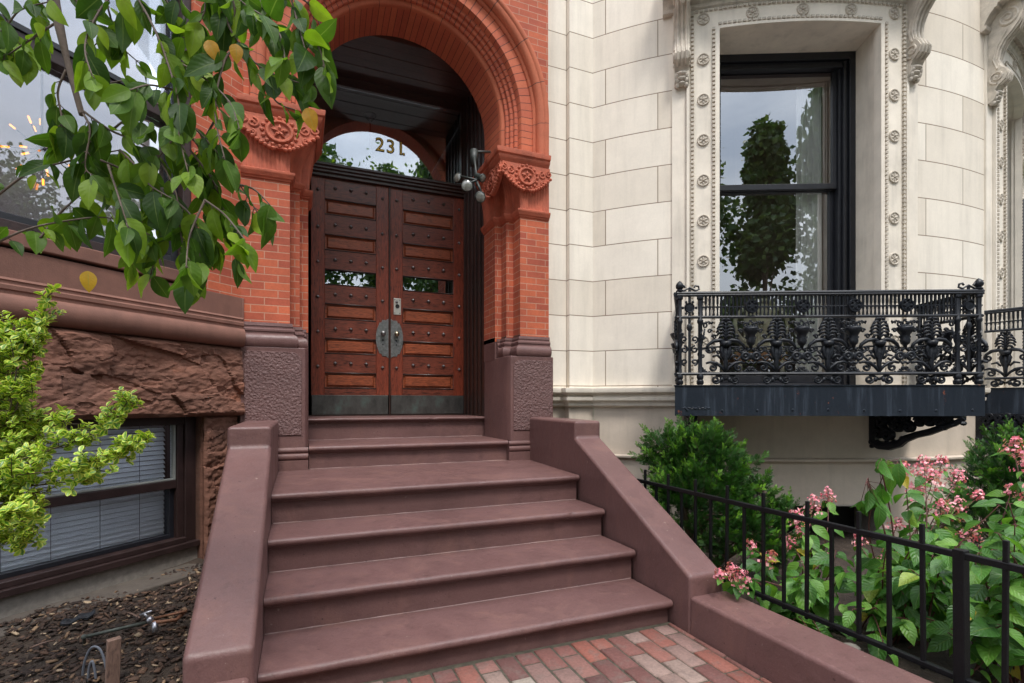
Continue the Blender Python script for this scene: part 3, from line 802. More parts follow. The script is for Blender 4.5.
# doors
BOLT = None
def leaf(x0, x1, handle_right, label):
    door = empty_part('door', None, (x0, DY, 1.035)); door.scale = (DS, 1, DS); B(door); door['label'] = label
    W = x1-x0; H = 2.14; st = .115
    def P(name, mb, mat, bevel=0, par=door, **k): return mb.build(name, mat, par, bevel=bevel, **k)
    m = MB(); m.box(0,st,0,.05,.19,H); m.box(W-st,W,0,.05,.19,H); P('stile', m, M['oak'], .004)
    zc = [2.934,2.616,2.305,1.995,1.685,1.373]; ph = .138
    zs = [z-1.05 for z in zc]
    m = MB(); edges = [H] + [e for z in zs for e in (z+ph/2, z-ph/2)] + [.19]
    for k in range(0, len(edges), 2): m.box(st,W-st,.004,.046,edges[k+1],edges[k])
    P('rail', m, M['oakh'], .003)
    for k, z in enumerate(zs):
        if k == 2:
            m = MB(); m.box(st,W-st,.026,.030,z-ph/2,z+ph/2); P('door_glass', m, M['glass_t'])
            continue
        m = MB(); m.box(st+.001,W-st-.001,.024,.03,z-ph/2+.001,z+ph/2-.001)
        m.add([(st+.016,.023,z-ph/2+.016),(W-st-.016,.023,z-ph/2+.016),(W-st-.016,.023,z+ph/2-.016),(st+.016,.023,z+ph/2-.016),
               (st+.03,.008,z-ph/2+.028),(W-st-.03,.008,z-ph/2+.028),(W-st-.03,.008,z+ph/2-.028),(st+.03,.008,z+ph/2-.028)],
              [(4,5,6,7),(0,1,5,4),(1,2,6,5),(2,3,7,6),(3,0,4,7)])
        P('raised_panel', m, M['oakpanel'])
    m = MB()     # panel surround bead
    for z in zs:
        a, b, c, d = st+.001, W-st-.001, z-ph/2+.001, z+ph/2-.001
        m.tube([(a,.004,c),(b,.004,c),(b,.004,d),(a,.004,d)], .0055, 5, closed=True)
    P('panel_bead', m, M['oakdark'], smooth=True)
    rz = [H-.085] + [(zs[k]+zs[k+1])/2 for k in range(5)]
    global BOLT
    for z in rz:
        for (x, dz) in [(st+(W-2*st)*f, 0) for f in (.2,.5,.8)] + [(st*.5,-.03),(W-st*.5,-.03)]:
            if BOLT is None:
                m = MB(); m.lathe([(0,.020),(.008,.017),(.013,.010),(.017,.003),(.019,-.006)], (0,0,0), 4, 'y'); BOLT = m.build('bolt_head', M['pewter'], door); o = BOLT
            else: o = BOLT.copy(); COL.objects.link(o); o.parent = door
            o.location = (x, -.001, z+dz)
    m = MB(); m.box(.006,W-.006,-.004,.045,.015,.19); P('kick_plate', m, M['kick'], .002)
    # scalloped escutcheon half
    s = 1 if handle_right else -1
    ex = W if handle_right else 0
    pts = []
    for k in range(25):
        a = -pi/2 + pi*k/24; rr = 1 + .05*cos(k*pi*.75)*(1 if abs(a) > .8 else 0)
        pts.append((ex - s*.003 - s*.115*cos(a)**.75*rr, .725 + .175*sin(a)*rr))
    k = len(pts)
    m = MB(); m.add([(x,-.006,z) for x,z in pts]+[(x,.001,z) for x,z in pts], [tuple(range(k)) if s>0 else tuple(range(k))[::-1]]+[(i,(i+1)%k,k+(i+1)%k,k+i) for i in range(k)])
    e = P('escutcheon', m, M['pewter'])
    m = MB(); kx = ex - s*.055
    m.lathe([(0,.062),(.014,.06),(.022,.052),(.024,.042),(.019,.03),(.009,.022),(.009,.01),(.016,.006),(.018,.004)], (kx, 0, .765), 16, 'y')
    m.build('door_knob', M['knob'] if not handle_right else M['pewter'], door, smooth=True)
    m = MB(); m.lathe([(0,.009),(.006,.009),(.007,.005)], (kx,0,.665), 10,'y'); m.lathe([(0,.0075),(.009,.0075),(.009,.005)], (kx,0,.705), 10,'y'); m.build('keyhole', M['ink'], door)
    return door
dl = leaf(.100, .100+.788/DS, True, 'left leaf with pewter knob')
dr = leaf(.905, .905+.84/DS, False, 'right leaf with white lock plate')
boxpart('meeting_strip', .888, .904, DY-.018, DY+.05, 1.04, 3.51, M['oakdark'], None, .004).name = 'meeting_strip'
B(bpy.data.objects['meeting_strip'])
m = MB(); m.box(.03,.098,-.006,.002,.95,1.105)
lp = m.build('lock_plate', M['steel'], dr, bevel=.003)
m = MB(); m.lathe([(.019,.006),(.019,.012),(.014,.012),(.012,.008),(0,.008)], (.064,0,1.03), 16, 'y')
for dx in (.04,.088):
    for dz in (.965,1.09): m.lathe([(0,.0075),(.004,.0075),(.005,.005)], (dx,0,dz), 8, 'y')
m.build('lock_cylinder', M['ink'], dr)
m = MB(); m.box(.05,1.748,DY+.001,5.79,1.038,1.05); B(m.build('threshold', M['oakdark']))

# ---- canted bay at left: 45 degree face
D45 = (-.7071, -.7071)
def onbay(d, out=0, z=0):     # d along the face from corner; out outward normal (.707,-.707)
    return Vector((LC[0]+D45[0]*d+.7071*out, LC[1]+D45[1]*d-.7071*out, z))
BX = Matrix.Translation((LC[0], LC[1], 0)) @ Matrix.Rotation(pi/4, 4, 'Z')   # local: x along face to the right(+), -y outward
# local x = -d ; local y = -out
def BB(name, mat, fn, bevel=0, smooth=False, par=None):
    m = MB(); m.X = BX; fn(m); o = m.build(name, mat, par, bevel=bevel, smooth=smooth); return o if par else B(o)
WD = 2.6     # length of the face
BB('bay_brick_wall', M['brick'], lambda m: (m.box(-.37,.03,.0,.25,1.95,7.2)))
wpath = [(LC[0]-.7071*WD, LC[1]-.7071*WD), LC]
def swp(name, mat, prof):
    m = MB(); m.sweep(prof, wpath + [(LC[0]+.02, LC[1])]); return B(m.build(name, mat, None, smooth='auto'))
swp('water_table', M['sand'], [(-.02,1.585),(.05,1.59),(.075,1.60),(.092,1.625),(.098,1.66),(.092,1.695),(.075,1.715),(.055,1.722),(.055,1.738),(.062,1.745),(.062,1.765),(.05,1.772),(.035,1.776),(.035,1.79),(.04,1.795),(.02,1.81),(.02,1.955),(-.05,1.975),(-.06,1.975)])
swp('window_ledge', M['sand'], [(-.06,1.96),(.0,1.972),(.004,2.05),(.03,2.055),(.03,2.085),(-.06,2.10)]) if False else None
BB('window_sill', M['sand'], lambda m: (m.box(-2.6,-.35,-.035,.2,1.972,2.05)), bevel=.008)
# rock-faced lintel
def rockface(name, x0, x1, z0, z1, depth, nx, nz, seed, edge=.03, y0=.0, mat='rough', par=None):
    m = MB(); m.X = BX; V = []; Fc = []
    for j in range(nz+1):
        for i in range(nx+1):
            x = x0+(x1-x0)*i/nx; z = z0+(z1-z0)*j/nz
            e = min(1, min(x-x0+.004, x1-x+.004)/edge, min(z-z0+.004, z1-z+.004)/edge)
            p = Vector((x*1.3+seed, z*2.4, seed)); wq = noise.noise_vector(Vector((x*3, z*4, seed)))*.25
            h = .5+.5*noise.fractal(p+wq, 1.1, 2.0, 3)
            # conchoidal chips: cells with sharp steps between them
            q1 = Vector((x*3.2+wq.x*1.6, z*6.0+wq.y*1.6+x*1.2, seed)); d1, p1 = noise.voronoi(q1)
            c1 = noise.cell(p1[0]*3.7)
            q2 = Vector((x*8+wq.x*2, z*15+wq.y*2-x*2, seed+4)); d2, p2 = noise.voronoi(q2)
            c2 = noise.cell(p2[0]*5.1)
            dd = depth*(e**.5)*(.30+.75*h+.22*c1-.30*d1[0]) + .008*(c2-.7*d2[0])*e + .008*noise.fractal(Vector((x*22, z*30, seed)), .8, 2, 4)*e
            V.append((x, y0-dd, z))
    for j in range(nz):
        for i in range(nx): a = j*(nx+1)+i; Fc.append((a,a+1,a+nx+2,a+nx+1))
    m.add(V, Fc); m.box(x0,x1,y0,y0+.25,z0,z1)
    return B(m.build(name, M[mat], None, smooth='auto'))
rockface('rough_lintel', -2.6, -.004, 1.085, 1.583, .115, 300, 90, 3.1)
rockface('rough_jamb', -.30, -.03, .05, 1.082, .06, 50, 120, 8.4, .02, y0=.01)
BB('base_wall', M['stuccodark'], lambda m: (m.box(-.30,.2,.035,.3,-.1,1.09), m.box(-2.6,-.30,.06,.3,-.1,.20)))
BB('base_sill', M['concrete'], lambda m: m.box(-2.6,-.02,-.19,.06,-.1,.085), bevel=.012)
# basement sash window
bwn = B(empty_part('basement_window', None))
def BW(name, mat, fn, bevel=0, smooth=False): return BB(name, mat, fn, bevel, smooth, bwn)
BW('frame', M['brownsash'], lambda m: (m.box(-.375,-.30,.075,.2,.20,1.084), m.box(-.42,-.376,.095,.2,.235,1.06), m.box(-2.4,-.376,.085,.2,1.03,1.084),
    m.box(-2.4,-.30,.03,.2,.19,.228), m.box(-2.4,-.376,.06,.2,.229,.262), m.box(-2.4,-.421,.10,.2,.6,.655), m.box(-1.5,-1.42,.09,.2,.262,1.03)), bevel=.004)
BW('sash', M['sash'], lambda m: (m.box(-.452,-.421,.125,.18,.262,.6), m.box(-1.42,-.452,.125,.18,.262,.29)), bevel=.003)
BW('upper_sash', M['blindsash'], lambda m: (m.box(-.438,-.421,.105,.14,.656,1.03), m.box(-1.42,-.438,.105,.14,.656,.668)), bevel=.003)
BW('pane', M['glass_b'], lambda m: (m.box(-1.42,-.452,.15,.153,.29,.6), m.box(-2.4,-1.501,.15,.153,.262,.6), m.box(-2.4,-1.501,.12,.123,.656,1.03), m.box(-1.42,-.445,.12,.123,.675,1.03)))
def slats(m):
    z = .27
    while z < 1.03:
        m.add([(-2.42,.20,z),(-.43,.20,z),(-.43,.222,z+.0255),(-2.42,.222,z+.0255),(-2.42,.201,z-.0005),(-.43,.201,z-.0005),(-.43,.223,z+.025),(-2.42,.223,z+.025)],[(0,1,2,3),(7,6,5,4),(0,4,5,1),(3,2,6,7)]); z += .031
bl_ = thing('window_blind', 'pale horizontal slat blind inside the basement window', 'blind', (0,0,0))
BB('slat', M['blind'], slats, par=bl_)
def cords(m):
    for x in (-.60,-.83,-1.08,-1.3,-1.65,-1.95,-2.25): m.tube([(x,.196,.27),(x,.196,1.03)], .0013, 5)
BB('ladder_cord', M['wire'], cords, par=bl_)
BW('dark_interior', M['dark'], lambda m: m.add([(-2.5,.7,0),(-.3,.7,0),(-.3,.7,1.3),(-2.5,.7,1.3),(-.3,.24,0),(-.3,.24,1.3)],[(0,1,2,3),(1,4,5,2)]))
# upper bay window: frame at local d from .42 leftward
uw = B(empty_part('bay_window', None))
def UW(name, mat, fn, bevel=0, smooth=False): return BB(name, mat, fn, bevel, smooth, uw)
UW('frame', M['brownsash'], lambda m: (m.box(-.43,-.371,.02,.25,2.05,7.0), m.box(-2.6,-.43,.05,.2,2.06,2.12), m.box(-2.6,-.43,.04,.2,3.035,3.11)), bevel=.005)
UW('sash', M['sash'], lambda m: (m.box(-.475,-.431,.07,.2,2.12,3.034), m.box(-2.6,-.475,.07,.2,2.12,2.16), m.box(-.45,-.431,.07,.2,3.11,7), m.box(-2.6,-.45,.03,.2,3.111,3.145)), bevel=.004)
UW('pane', M['glass_l'], lambda m: (m.box(-2.6,-.475,.11,.114,2.16,3.034), m.box(-2.6,-.45,.11,.114,3.146,7)))
UW('sheer_shade', M['sheer'], lambda m: (m.box(-2.6,-.5,.60,.605,1.9,7.1), m.box(-.5,-.495,.26,.6,1.9,7.1), m.box(-2.6,-.5,.2,.9,1.88,1.9)))
# chandelier in the bay
ch = thing('chandelier', 'starburst pendant with glowing orange filament bulbs behind bay window glass', 'chandelier', tuple(at(42,150,2.85)))
m = MB(); m.ball((0,0,0), .03); m.tube([(0,0,0),(0,0,1.5)], .006, 6); m.build('hub', M['sash'], ch, smooth=True)
mf = MB(); ma = MB()
pxs = [(37,376),(88,355),(120,362),(103,383),(15,436),(70,436),(75,456),(57,497),(78,505),(128,541),(141,513),(195,531),(145,433),(215,415),(215,497)]
for (x, y) in pxs:
    px, py = x/2.971, y/2.971
    p = at(px, py, 2.85+random.uniform(-.06,.06)) - ch.location
    d = p.normalized(); ma.tube([d*.03, p*.85], .003, 5)
    mf = MB(); mf.tube([p-d*.018, p+d*.018], .0048, 6); mf.build('glowing_bulb', M['filament'], ch)
ma.build('arm', M['sash'], ch)

# entrance flood lights
el = thing('entrance_light', 'cluster of round floodlight lamps on weathered bracket beside door top', 'lamp', tuple(at(474,172,4.6)))
def elp(px, py, t): return at(px, py, t) - el.location
m = MB(); m.tube([elp(474,155,4.68), elp(476,172,4.65), elp(477,185,4.62)], .012, 8); m.tube([elp(474,150,4.7), elp(474,166,4.7)], .035, 12)
m.tube([elp(477,180,4.6), elp(468,184,4.6)], .012, 8); m.tube([elp(477,182,4.6), elp(482,194,4.6)], .012, 8); m.tube([elp(477,180,4.6), elp(460,176,4.7)], .010, 8)
m.tube([elp(474,152,4.7), elp(490,152,4.8)], .014, 8)
m.build('bracket', M['lampbody'], el, smooth=True)
for (px, py, t, d, r) in ((467,186,4.55,(-.35,-1,-.1),.052),(480,197,4.5,(.1,-1,-.35),.048),(458,178,4.72,(-.9,-.6,0),.045),(482,178,4.62,(.5,-.8,-.5),.038)):
    c = elp(px,py,t); d = Vector(d).normalized()
    T = Matrix.Translation(c) @ d.to_track_quat('-Y','Z').to_matrix().to_4x4()
    m = MB(); m.X = T; m.lathe([(0,-.09),(.02,-.09),(.028,-.07),(r*.8,-.02),(r,.0),(r,.012),(r*.9,.014)], (0,0,0), 18, 'y'); lb = m.build('lamp_head', M['lampbody'], el, smooth=True)
    m = MB(); m.X = T; m.lathe([(r*.92,.010),(r*.6,.018),(r*.3,.022),(0,.022)], (0,0,0), 18, 'y'); m.build('lens', M['lampglass'], lb, smooth=True)
# pendant in hall
pl = thing('pendant_lamp', 'dark ceiling pendant seen through the glass above the door', 'lamp', (.75, 6.18, 4.519))
m = MB(); m.lathe([(.0,0),(.07,0),(.065,-.02),(.03,-.06),(.008,-.08),(.008,-.45),(.05,-.47),(.08,-.55),(.05,-.62),(0,-.63)], (0,0,0), 14); m.build('canopy', M['sash'], pl, smooth=True)
# ================================================================ LIMESTONE HOUSE
ls = thing('limestone_house', 'pale limestone townhouse with curved bow front and carved window surrounds', 'house', (5.85, 7.08, 0))
def LP(o): return rel(o, ls)
BC = Vector((5.85, 7.08)); RR = 4.19
def PF(phi, r, z): return (BC.x + r*sin(phi), BC.y - r*cos(phi), z)
FW = [radians(-24.6), radians(18.8)]       # the two window centres
HA = radians(9.8)                          # half opening
PH0 = radians(-49.9)
# flat strips next to the brick wall
m = MB()
def face(m, x0, x1, y, z0, z1): m.add([(x0,y,z0),(x1,y,z0),(x1,y,z1),(x0,y,z1)], [(0,1,2,3)], [[(x0-2.05,z0),(x1-2.05,z0),(x1-2.05,z1),(x0-2.05,z1)]])
S2 = PF(PH0, RR, 0)
face(m, 2.14, 2.385, 4.44, 1.30, 7.2); face(m, 2.39, S2[0], S2[1], 1.30, 7.2)
m.add([(2.385,4.44,1.3),(2.385,4.47,1.3),(2.385,4.47,7.2),(2.385,4.44,7.2)], [(0,1,2,3)])
m.add([(2.39,S2[1],1.3),(2.39,4.47,1.3),(2.39,4.47,7.2),(2.39,S2[1],7.2)], [(3,2,1,0)])
m.add([(2.38,4.468,1.3),(2.40,4.468,1.3),(2.40,4.468,7.2),(2.38,4.468,7.2)], [(0,1,2,3)])
LP(m.build('flat_wall', M['lime']))
def bow(m, r, z0, z1, holes, ph0=PH0, ph1=radians(52), n=150, u0=0):
    """curved sheet with rectangular holes [(pa,pb,za,zb)]"""
    phs = sorted(set([ph0 + (ph1-ph0)*k/n for k in range(n+1)] + [h[0] for h in holes] + [h[1] for h in holes]))
    zs = sorted(set([z0, z1] + [z for h in holes for z in h[2:4] if z0 < z < z1]))
    for a, b in zip(phs[:-1], phs[1:]):
        if b-a < 1e-6: continue
        for c, d in zip(zs[:-1], zs[1:]):
            pm, zm = (a+b)/2, (c+d)/2
            if any(h[0] < pm < h[1] and h[2] < zm < h[3] for h in holes): continue
            ua, ub = RR*(a-PH0), RR*(b-PH0)
            m.add([PF(a,r,c),PF(b,r,c),PF(b,r,d),PF(a,r,d)], [(0,1,2,3)], [[(ua,c),(ub,c),(ub,d),(ua,d)]])
m = MB(); bow(m, RR, 1.30, 7.2, [(f-HA, f+HA, 1.30, 4.54) for f in FW]); LP(m.build('bow_wall', M['lime'], smooth='auto'))
# cornice / belt course between basement and wall, butts into window sills
def ring(name, prof, pa, pb, mat, n=None, smooth='auto', parent='ls', r0=RR, off=(0,0)):
    """prof (out,z) along an arc; local coordinates when parent is not ls"""
    n = n or max(4, int((pb-pa)/radians(1.0))); m = MB(); q = len(prof); V = []; Fc = []; uv = []
    for k in range(n+1):
        a = pa+(pb-pa)*k/n
        for o, z in prof:
            V.append(PF(a, r0+o, z) if parent == 'ls' else ((r0+o)*sin(a), -(r0+o)*cos(a), z))
    for k in range(n):
        for j in range(q-1): Fc.append((k*q+j,(k+1)*q+j,(k+1)*q+j+1,k*q+j+1))
    Fc.append(tuple(range(q))[::-1]); Fc.append(tuple(n*q+j for j in range(q)))
    m.add(V, Fc)
    return LP(m.build(name, mat, smooth=smooth)) if parent == 'ls' else m.build(name, mat, parent, smooth=smooth)
belt = [(-.04,1.13),(-.02,1.135),(.01,1.15),(.012,1.175),(.02,1.185),(.045,1.20),(.05,1.225),(.03,1.235),(.02,1.25),(.05,1.262),(.075,1.275),(.08,1.30),(.078,1.318),(.0,1.322),(-.05,1.323)]
edges = [PH0, FW[0]-HA-.01, FW[0]+HA+.01, FW[1]-HA-.01, FW[1]+HA+.01, radians(50)]
for a, b in ((0,1),(2,3),(4,5)): ring('belt_course', belt, edges[a], edges[b], M['limeplain'])
for f in FW: ring('window_sill', [(-.45,1.2),(.03,1.2),(.05,1.22),(.05,1.30),(-.45,1.312)], f-HA-.01, f+HA+.01, M['limeplain'])
m = MB(); m.sweep(belt, [(2.16,4.47),(2.385,4.47),(2.385,S2[1]+.001),(S2[0]+.03,S2[1]+.001)]); LP(m.build('belt_course', M['limeplain'], smooth='auto'))
# basement
RB = RR-.035; HB = radians(9.9)
m = MB(); bow(m, RB, .68, 1.20, []); bow(m, RB+.03, -.15, .675, [(f-HB, f+HB, -.2, .27) for f in FW])
ring('basement_ledge', [(-.02,.655),(.032,.656),(.034,.66),(.034,.675),(.0,.684),(-.03,.684)], PH0, radians(50), M['stucco'])
m.sweep([(0,-.1),(0,1.2)], [(2.14,4.50),(2.40,4.50),(2.40,S2[1]+.03),(S2[0]+.03,S2[1]+.03)], caps=False)
LP(m.build('basement_wall', M['stucco'], smooth='auto'))
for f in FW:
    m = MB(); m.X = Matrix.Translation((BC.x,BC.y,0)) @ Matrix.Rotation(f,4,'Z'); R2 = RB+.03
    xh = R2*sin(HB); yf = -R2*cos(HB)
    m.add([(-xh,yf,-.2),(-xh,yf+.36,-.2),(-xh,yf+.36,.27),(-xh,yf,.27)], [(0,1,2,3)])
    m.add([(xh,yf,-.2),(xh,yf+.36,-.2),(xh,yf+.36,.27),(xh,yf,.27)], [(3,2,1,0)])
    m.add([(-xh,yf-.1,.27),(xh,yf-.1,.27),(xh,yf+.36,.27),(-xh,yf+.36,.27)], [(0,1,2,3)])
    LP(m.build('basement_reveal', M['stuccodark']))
    m = MB(); m.X = Matrix.Translation((BC.x,BC.y,0)) @ Matrix.Rotation(f,4,'Z')
    m.box(-xh,xh,yf+.36,yf+.40,-.2,.27); LP(m.build('basement_dark_back', M['sash']))  # dark panel standing in for the shade inside the basement window opening
# rooms behind
m = MB()
for f in FW:
    m.X = Matrix.Translation((BC.x,BC.y,0)) @ Matrix.Rotation(f,4,'Z')
    a, b, y0, y1 = -1.1, 1.1, -3.70, -1.6
    m.add([(a,y0,1.3),(b,y0,1.3),(b,y1,1.3),(a,y1,1.3),(a,y0,4.8),(b,y0,4.8),(b,y1,4.8),(a,y1,4.8)], [(0,1,2,3),(7,6,5,4),(1,5,6,2),(2,6,7,3),(3,7,4,0)])
LP(m.build('room', M['room']))

# ---- window surround (built once at the bow centre, then copied with its pieces)
sur = empty_part('window_surround', None, (BC.x,BC.y,0), FW[0])
IN, OUT, TOP = HA, radians(13.05), 4.73
def arc_box(m, pa, pb, r0, r1, z0, z1, n=8):
    V = []; Fc = []
    for k in range(n+1):
        a = pa+(pb-pa)*k/n
        for r, z in ((r0,z0),(r1,z0),(r1,z1),(r0,z1)): V.append((r*sin(a), -r*cos(a), z))
    for k in range(n):
        for j in range(4): Fc.append((k*4+j,(k+1)*4+j,(k+1)*4+(j+1)%4,k*4+(j+1)%4))
    Fc += [(3,2,1,0), tuple(n*4+j for j in range(4))]
    m.add(V, Fc)
m = MB()
arc_box(m, -OUT, -IN+.002, RR-.05, RR+.03, 1.30, TOP, 5); arc_box(m, IN-.002, OUT, RR-.05, RR+.03, 1.30, TOP, 5)
arc_box(m, -IN, IN, RR-.05, RR+.03, 4.54, TOP, 16)
# outer fillet
arc_box(m, -OUT-.006, -OUT, RR-.02, RR+.045, 1.30, TOP, 1); arc_box(m, OUT, OUT+.006, RR-.02, RR+.045, 1.30, TOP, 1)
arc_box(m, -IN-.005, -IN+.004, RR-.02, RR+.042, 1.30, 4.55, 1); arc_box(m, IN-.004, IN+.005, RR-.02, RR+.042, 1.30, 4.55, 1)
arc_box(m, -IN-.005, IN+.005, RR-.045, RR+.042, 4.532, 4.555, 16)
m.build('frame', M['limeplain'], sur)
m = MB()   # reveals
xh = RR*sin(HA)-.002; yf = -RR*cos(HA)
m.add([(-xh,yf,1.3),(-xh,yf+.36,1.3),(-xh,yf+.36,4.54),(-xh,yf,4.54)], [(0,1,2,3)])
m.add([(xh,yf,1.3),(xh,yf+.36,1.3),(xh,yf+.36,4.54),(xh,yf,4.54)], [(3,2,1,0)])
V = []; 
for k in range(17): a = -HA+2*HA*k/16; V.append((RR*sin(a), -RR*cos(a), 4.541))
V += [(xh,yf+.36,4.541),(-xh,yf+.36,4.541)]; m.add(V, [tuple(range(19))])
m.build('reveal', M['limeplain'], sur)
def beadrow(m, kind, a=None, z=None):
    if kind == 'v':
        zz = 1.33
        while zz < (4.53 if abs(a) < OUT-.02 else 4.70):
            m.X = Matrix.Rotation(a,4,'Z') @ Matrix.Translation((0,-(RR+.03),zz)); m.box(-.012,.012,-.022,.01,0,.022)
            zz += .038
    else:
        n = int(2*a*RR/.040)
        for k in range(n):
            m.X = Matrix.Rotation(-a+2*a*(k+.5)/n,4,'Z') @ Matrix.Translation((0,-(RR+.03),z)); m.box(-.013,.013,-.016,.01,-.010,.010)
for args in (('v',-(IN+radians(.45))),('v',IN+radians(.45)),('v',-(OUT-radians(.35))),('v',OUT-radians(.35)),('h',IN,4.575),('h',OUT,4.712)):
    m = MB(); beadrow(m, *args); m.build('bead_moulding', M['limecarve'], sur)
rm = None
def rosette(a, z):
    global rm
    if rm is None:
        m = MB(); m.lathe([(0,.008),(.03,.008),(.040,.008),(.045,.016),(.051,.016),(.055,0)], (0,0,0), 20, 'y')
        for k in range(6):
            t = 2*pi*k/6; m.X = Matrix.Rotation(t, 4, 'Y') @ Matrix.Translation((0,-.009,.024)); m.ball((0,0,0), (.010,.009,.015), 6, 4)
        m.X = None; m.ball((0,-.014,0), (.011,.014,.011), 6, 4)
        rm = m.build('rosette', M['limecarve'], sur, smooth='auto'); o = rm
    else: o = rm.copy(); COL.objects.link(o); o.parent = sur
    o.location = ((RR+.028)*sin(a), -(RR+.028)*cos(a), z); o.rotation_euler = (0,0,a)
am = (IN+OUT)/2
for s in (-1,1):
    z = 4.64
    while z > 1.4: rosette(s*am, z); z -= .364
for k in (-1,0,1): rosette(radians(5.8)*k, 4.64)
# egg and dart hood
hp = [(0,4.73),(.03,4.732),(.045,4.745),(.05,4.77),(.03,4.775),(.04,4.80),(.075,4.86),(.105,4.89),(.11,4.90),(.13,4.905),(.135,4.93),(.16,4.935),(.30,4.94),(.31,4.97),(.35,5.00),(.36,5.06),(.40,5.08),(.41,5.13),(.0,5.16)]
ring('hood', hp, -radians(16.2), radians(16.2), M['limecarve'], parent=sur)
m = MB(); n = 26
for k in range(n):
    a = -radians(13)+radians(26)*(k+.5)/n
    m.X = Matrix.Rotation(a,4,'Z') @ Matrix.Translation((0,-(RR+.065),4.845)) @ Matrix.Rotation(-.6,4,'X')
    m.ball((0,0,0), (.022,.02,.042), 8, 6)
    m.tube([(-.030,0,.045),(-.030,-.008,-.01),(-.018,-.008,-.045),(0,-.008,-.058),(.018,-.008,-.045),(.030,-.008,-.01),(.030,0,.045)], .005, 4)
for k in range(14):
    a = -radians(15)+radians(30)*(k+.5)/14
    m.X = Matrix.Rotation(a,4,'Z') @ Matrix.Translation((0,-(RR+.23),4.915)); m.box(-.03,.03,-.07,.07,-.02,.025); m.ball((0,-.03,-.02),(.026,.05,.02),8,5)
m.build('egg_and_dart', M['limecarve'], sur, smooth='auto')
# console brackets
def console(sgn):
    a = sgn*radians(13.95); m = MB(); m.X = Matrix.Rotation(a,4,'Z') @ Matrix.Translation((0,-RR,0))
    w_ = .062
    S = [(0,3.92),(-.035,3.92),(-.07,3.95),(-.085,4.0),(-.075,4.05),(-.10,4.09),(-.15,4.13),(-.165,4.19),(-.14,4.25),(-.10,4.30),(-.085,4.38),(-.10,4.47),(-.14,4.56),(-.20,4.63),(-.25,4.70),(-.27,4.78),(-.26,4.88),(-.24,4.93),(0,4.93)]
    S = [(y, 4.93-(4.93-z)*.86) for y, z in S]
    m.prism_x(S, -w_, w_)
    for k in (-1,0,1):
        pts = [(k*.036, y-.004, z) for y, z in S[5:17]]; m.tube(pts, .011, 6)
    for s in (-1,1):
        m.tube([(s*(w_+.004), y, z) for y, z in spiral((-.165,4.80), .085, .012, 1.6, pi/2, 30, 1)], .011, 5)
        m.tube([(s*(w_+.004), y, z) for y, z in spiral((-.088,4.285), .062, .010, 1.5, -pi/2, 26, 1)], .010, 5)
        m.tube([(s*(w_+.003), y, z) for y, z in [(-.09,4.36),(-.06,4.46),(-.09,4.58),(-.16,4.69)]], .009, 5)
        m.ball((s*(w_), -.165,4.80), (.012,.022,.022), 8, 5); m.ball((s*(w_), -.088,4.285), (.012,.018,.018), 8, 5)
    # leaf pendant with folds
    for k in range(3):
        m.ball((0,-.075+.012*k,4.15-.038*k), (.058-.012*k,.035,.022), 10, 6)
        for s in (-1,1): m.ball((s*.038,-.07+.012*k,4.138-.038*k), (.022,.028,.026), 8, 5)
    for s in (-1,0,1): m.tube([(s*.03,-.27,4.90),(s*.035,-.285,4.80),(s*.028,-.27,4.72),(s*.01,-.235,4.67)], [.012,.016,.014,.006], 6)
    m.box(-w_-.012, w_+.012, -.275, 0, 4.931, 4.965)
    m.build('console', M['limecarve'], sur, smooth='auto')
console(-1); console(1)
# plain pilaster strip behind the console
for s in (-1,1):
    m = MB(); a, b = sorted((s*(OUT+.007), s*radians(15.1))); arc_box(m, a, b, RR-.02, RR+.018, 1.32, 4.95, 2); m.build('pilaster_strip', M['limeplain'], sur)
rel(sur, ls)
# ---- sash window
win = empty_part('sash_window', None, (BC.x,BC.y,0), FW[0])
def WB(name, mat, fn, bevel=0, smooth=False):
    m = MB(); fn(m); return m.build(name, mat, win, bevel=bevel, smooth=smooth)
Y0 = yf+.33
def fr(m):
    for s in (-1,1):
        for (a, b, y) in ((.713,.655,0),(.655,.625,.03),(.625,.60,.0),(.60,.575,.04)):
            x0_, x1_ = sorted((s*a, s*b)); m.box(x0_, x1_, Y0+y, Y0+.2, 1.315, 4.54-(.713-a)*1.0)
    m.box(-.713,.713,Y0,Y0+.2,4.47,4.541); m.box(-.65,.65,Y0+.03,Y0+.2,4.43,4.469); m.box(-.6,.6,Y0+.015,Y0+.2,4.40,4.429)
    m.box(-.66,.66,Y0+.02,Y0+.2,1.316,1.36)
WB('frame', M['sash'], fr, .004)
WB('upper_sash', M['sash'], lambda m: (m.box(-.575,-.535,Y0+.07,Y0+.11,3.26,4.40), m.box(.535,.575,Y0+.07,Y0+.11,3.26,4.40), m.box(-.575,.575,Y0+.068,Y0+.112,3.255,3.31)), .004)
WB('lower_sash', M['sash'], lambda m: (m.box(-.575,-.53,Y0+.12,Y0+.16,1.36,3.30), m.box(.53,.575,Y0+.12,Y0+.16,1.36,3.30), m.box(-.53,.53,Y0+.12,Y0+.16,3.25,3.30), m.box(-.53,.53,Y0+.12,Y0+.16,1.36,1.45)), .004)
WB('pane', M['glass'], lambda m: (m.add([(-.535,Y0+.09,3.31),(.535,Y0+.09,3.31),(.535,Y0+.09,4.39),(-.535,Y0+.09,4.39)],[(0,1,2,3)]), m.add([(-.53,Y0+.14,1.45),(.53,Y0+.14,1.45),(.53,Y0+.14,3.25),(-.53,Y0+.14,3.25)],[(0,1,2,3)])))
WB('roller_shade', M['shade'], lambda m: m.box(-.534,.534,Y0+.105,Y0+.11,4.27,4.40))
rel(win, ls)
for src in (sur, win):
    c = copy_tree(src); c.rotation_euler = (0,0,FW[1]); rel(c, ls)
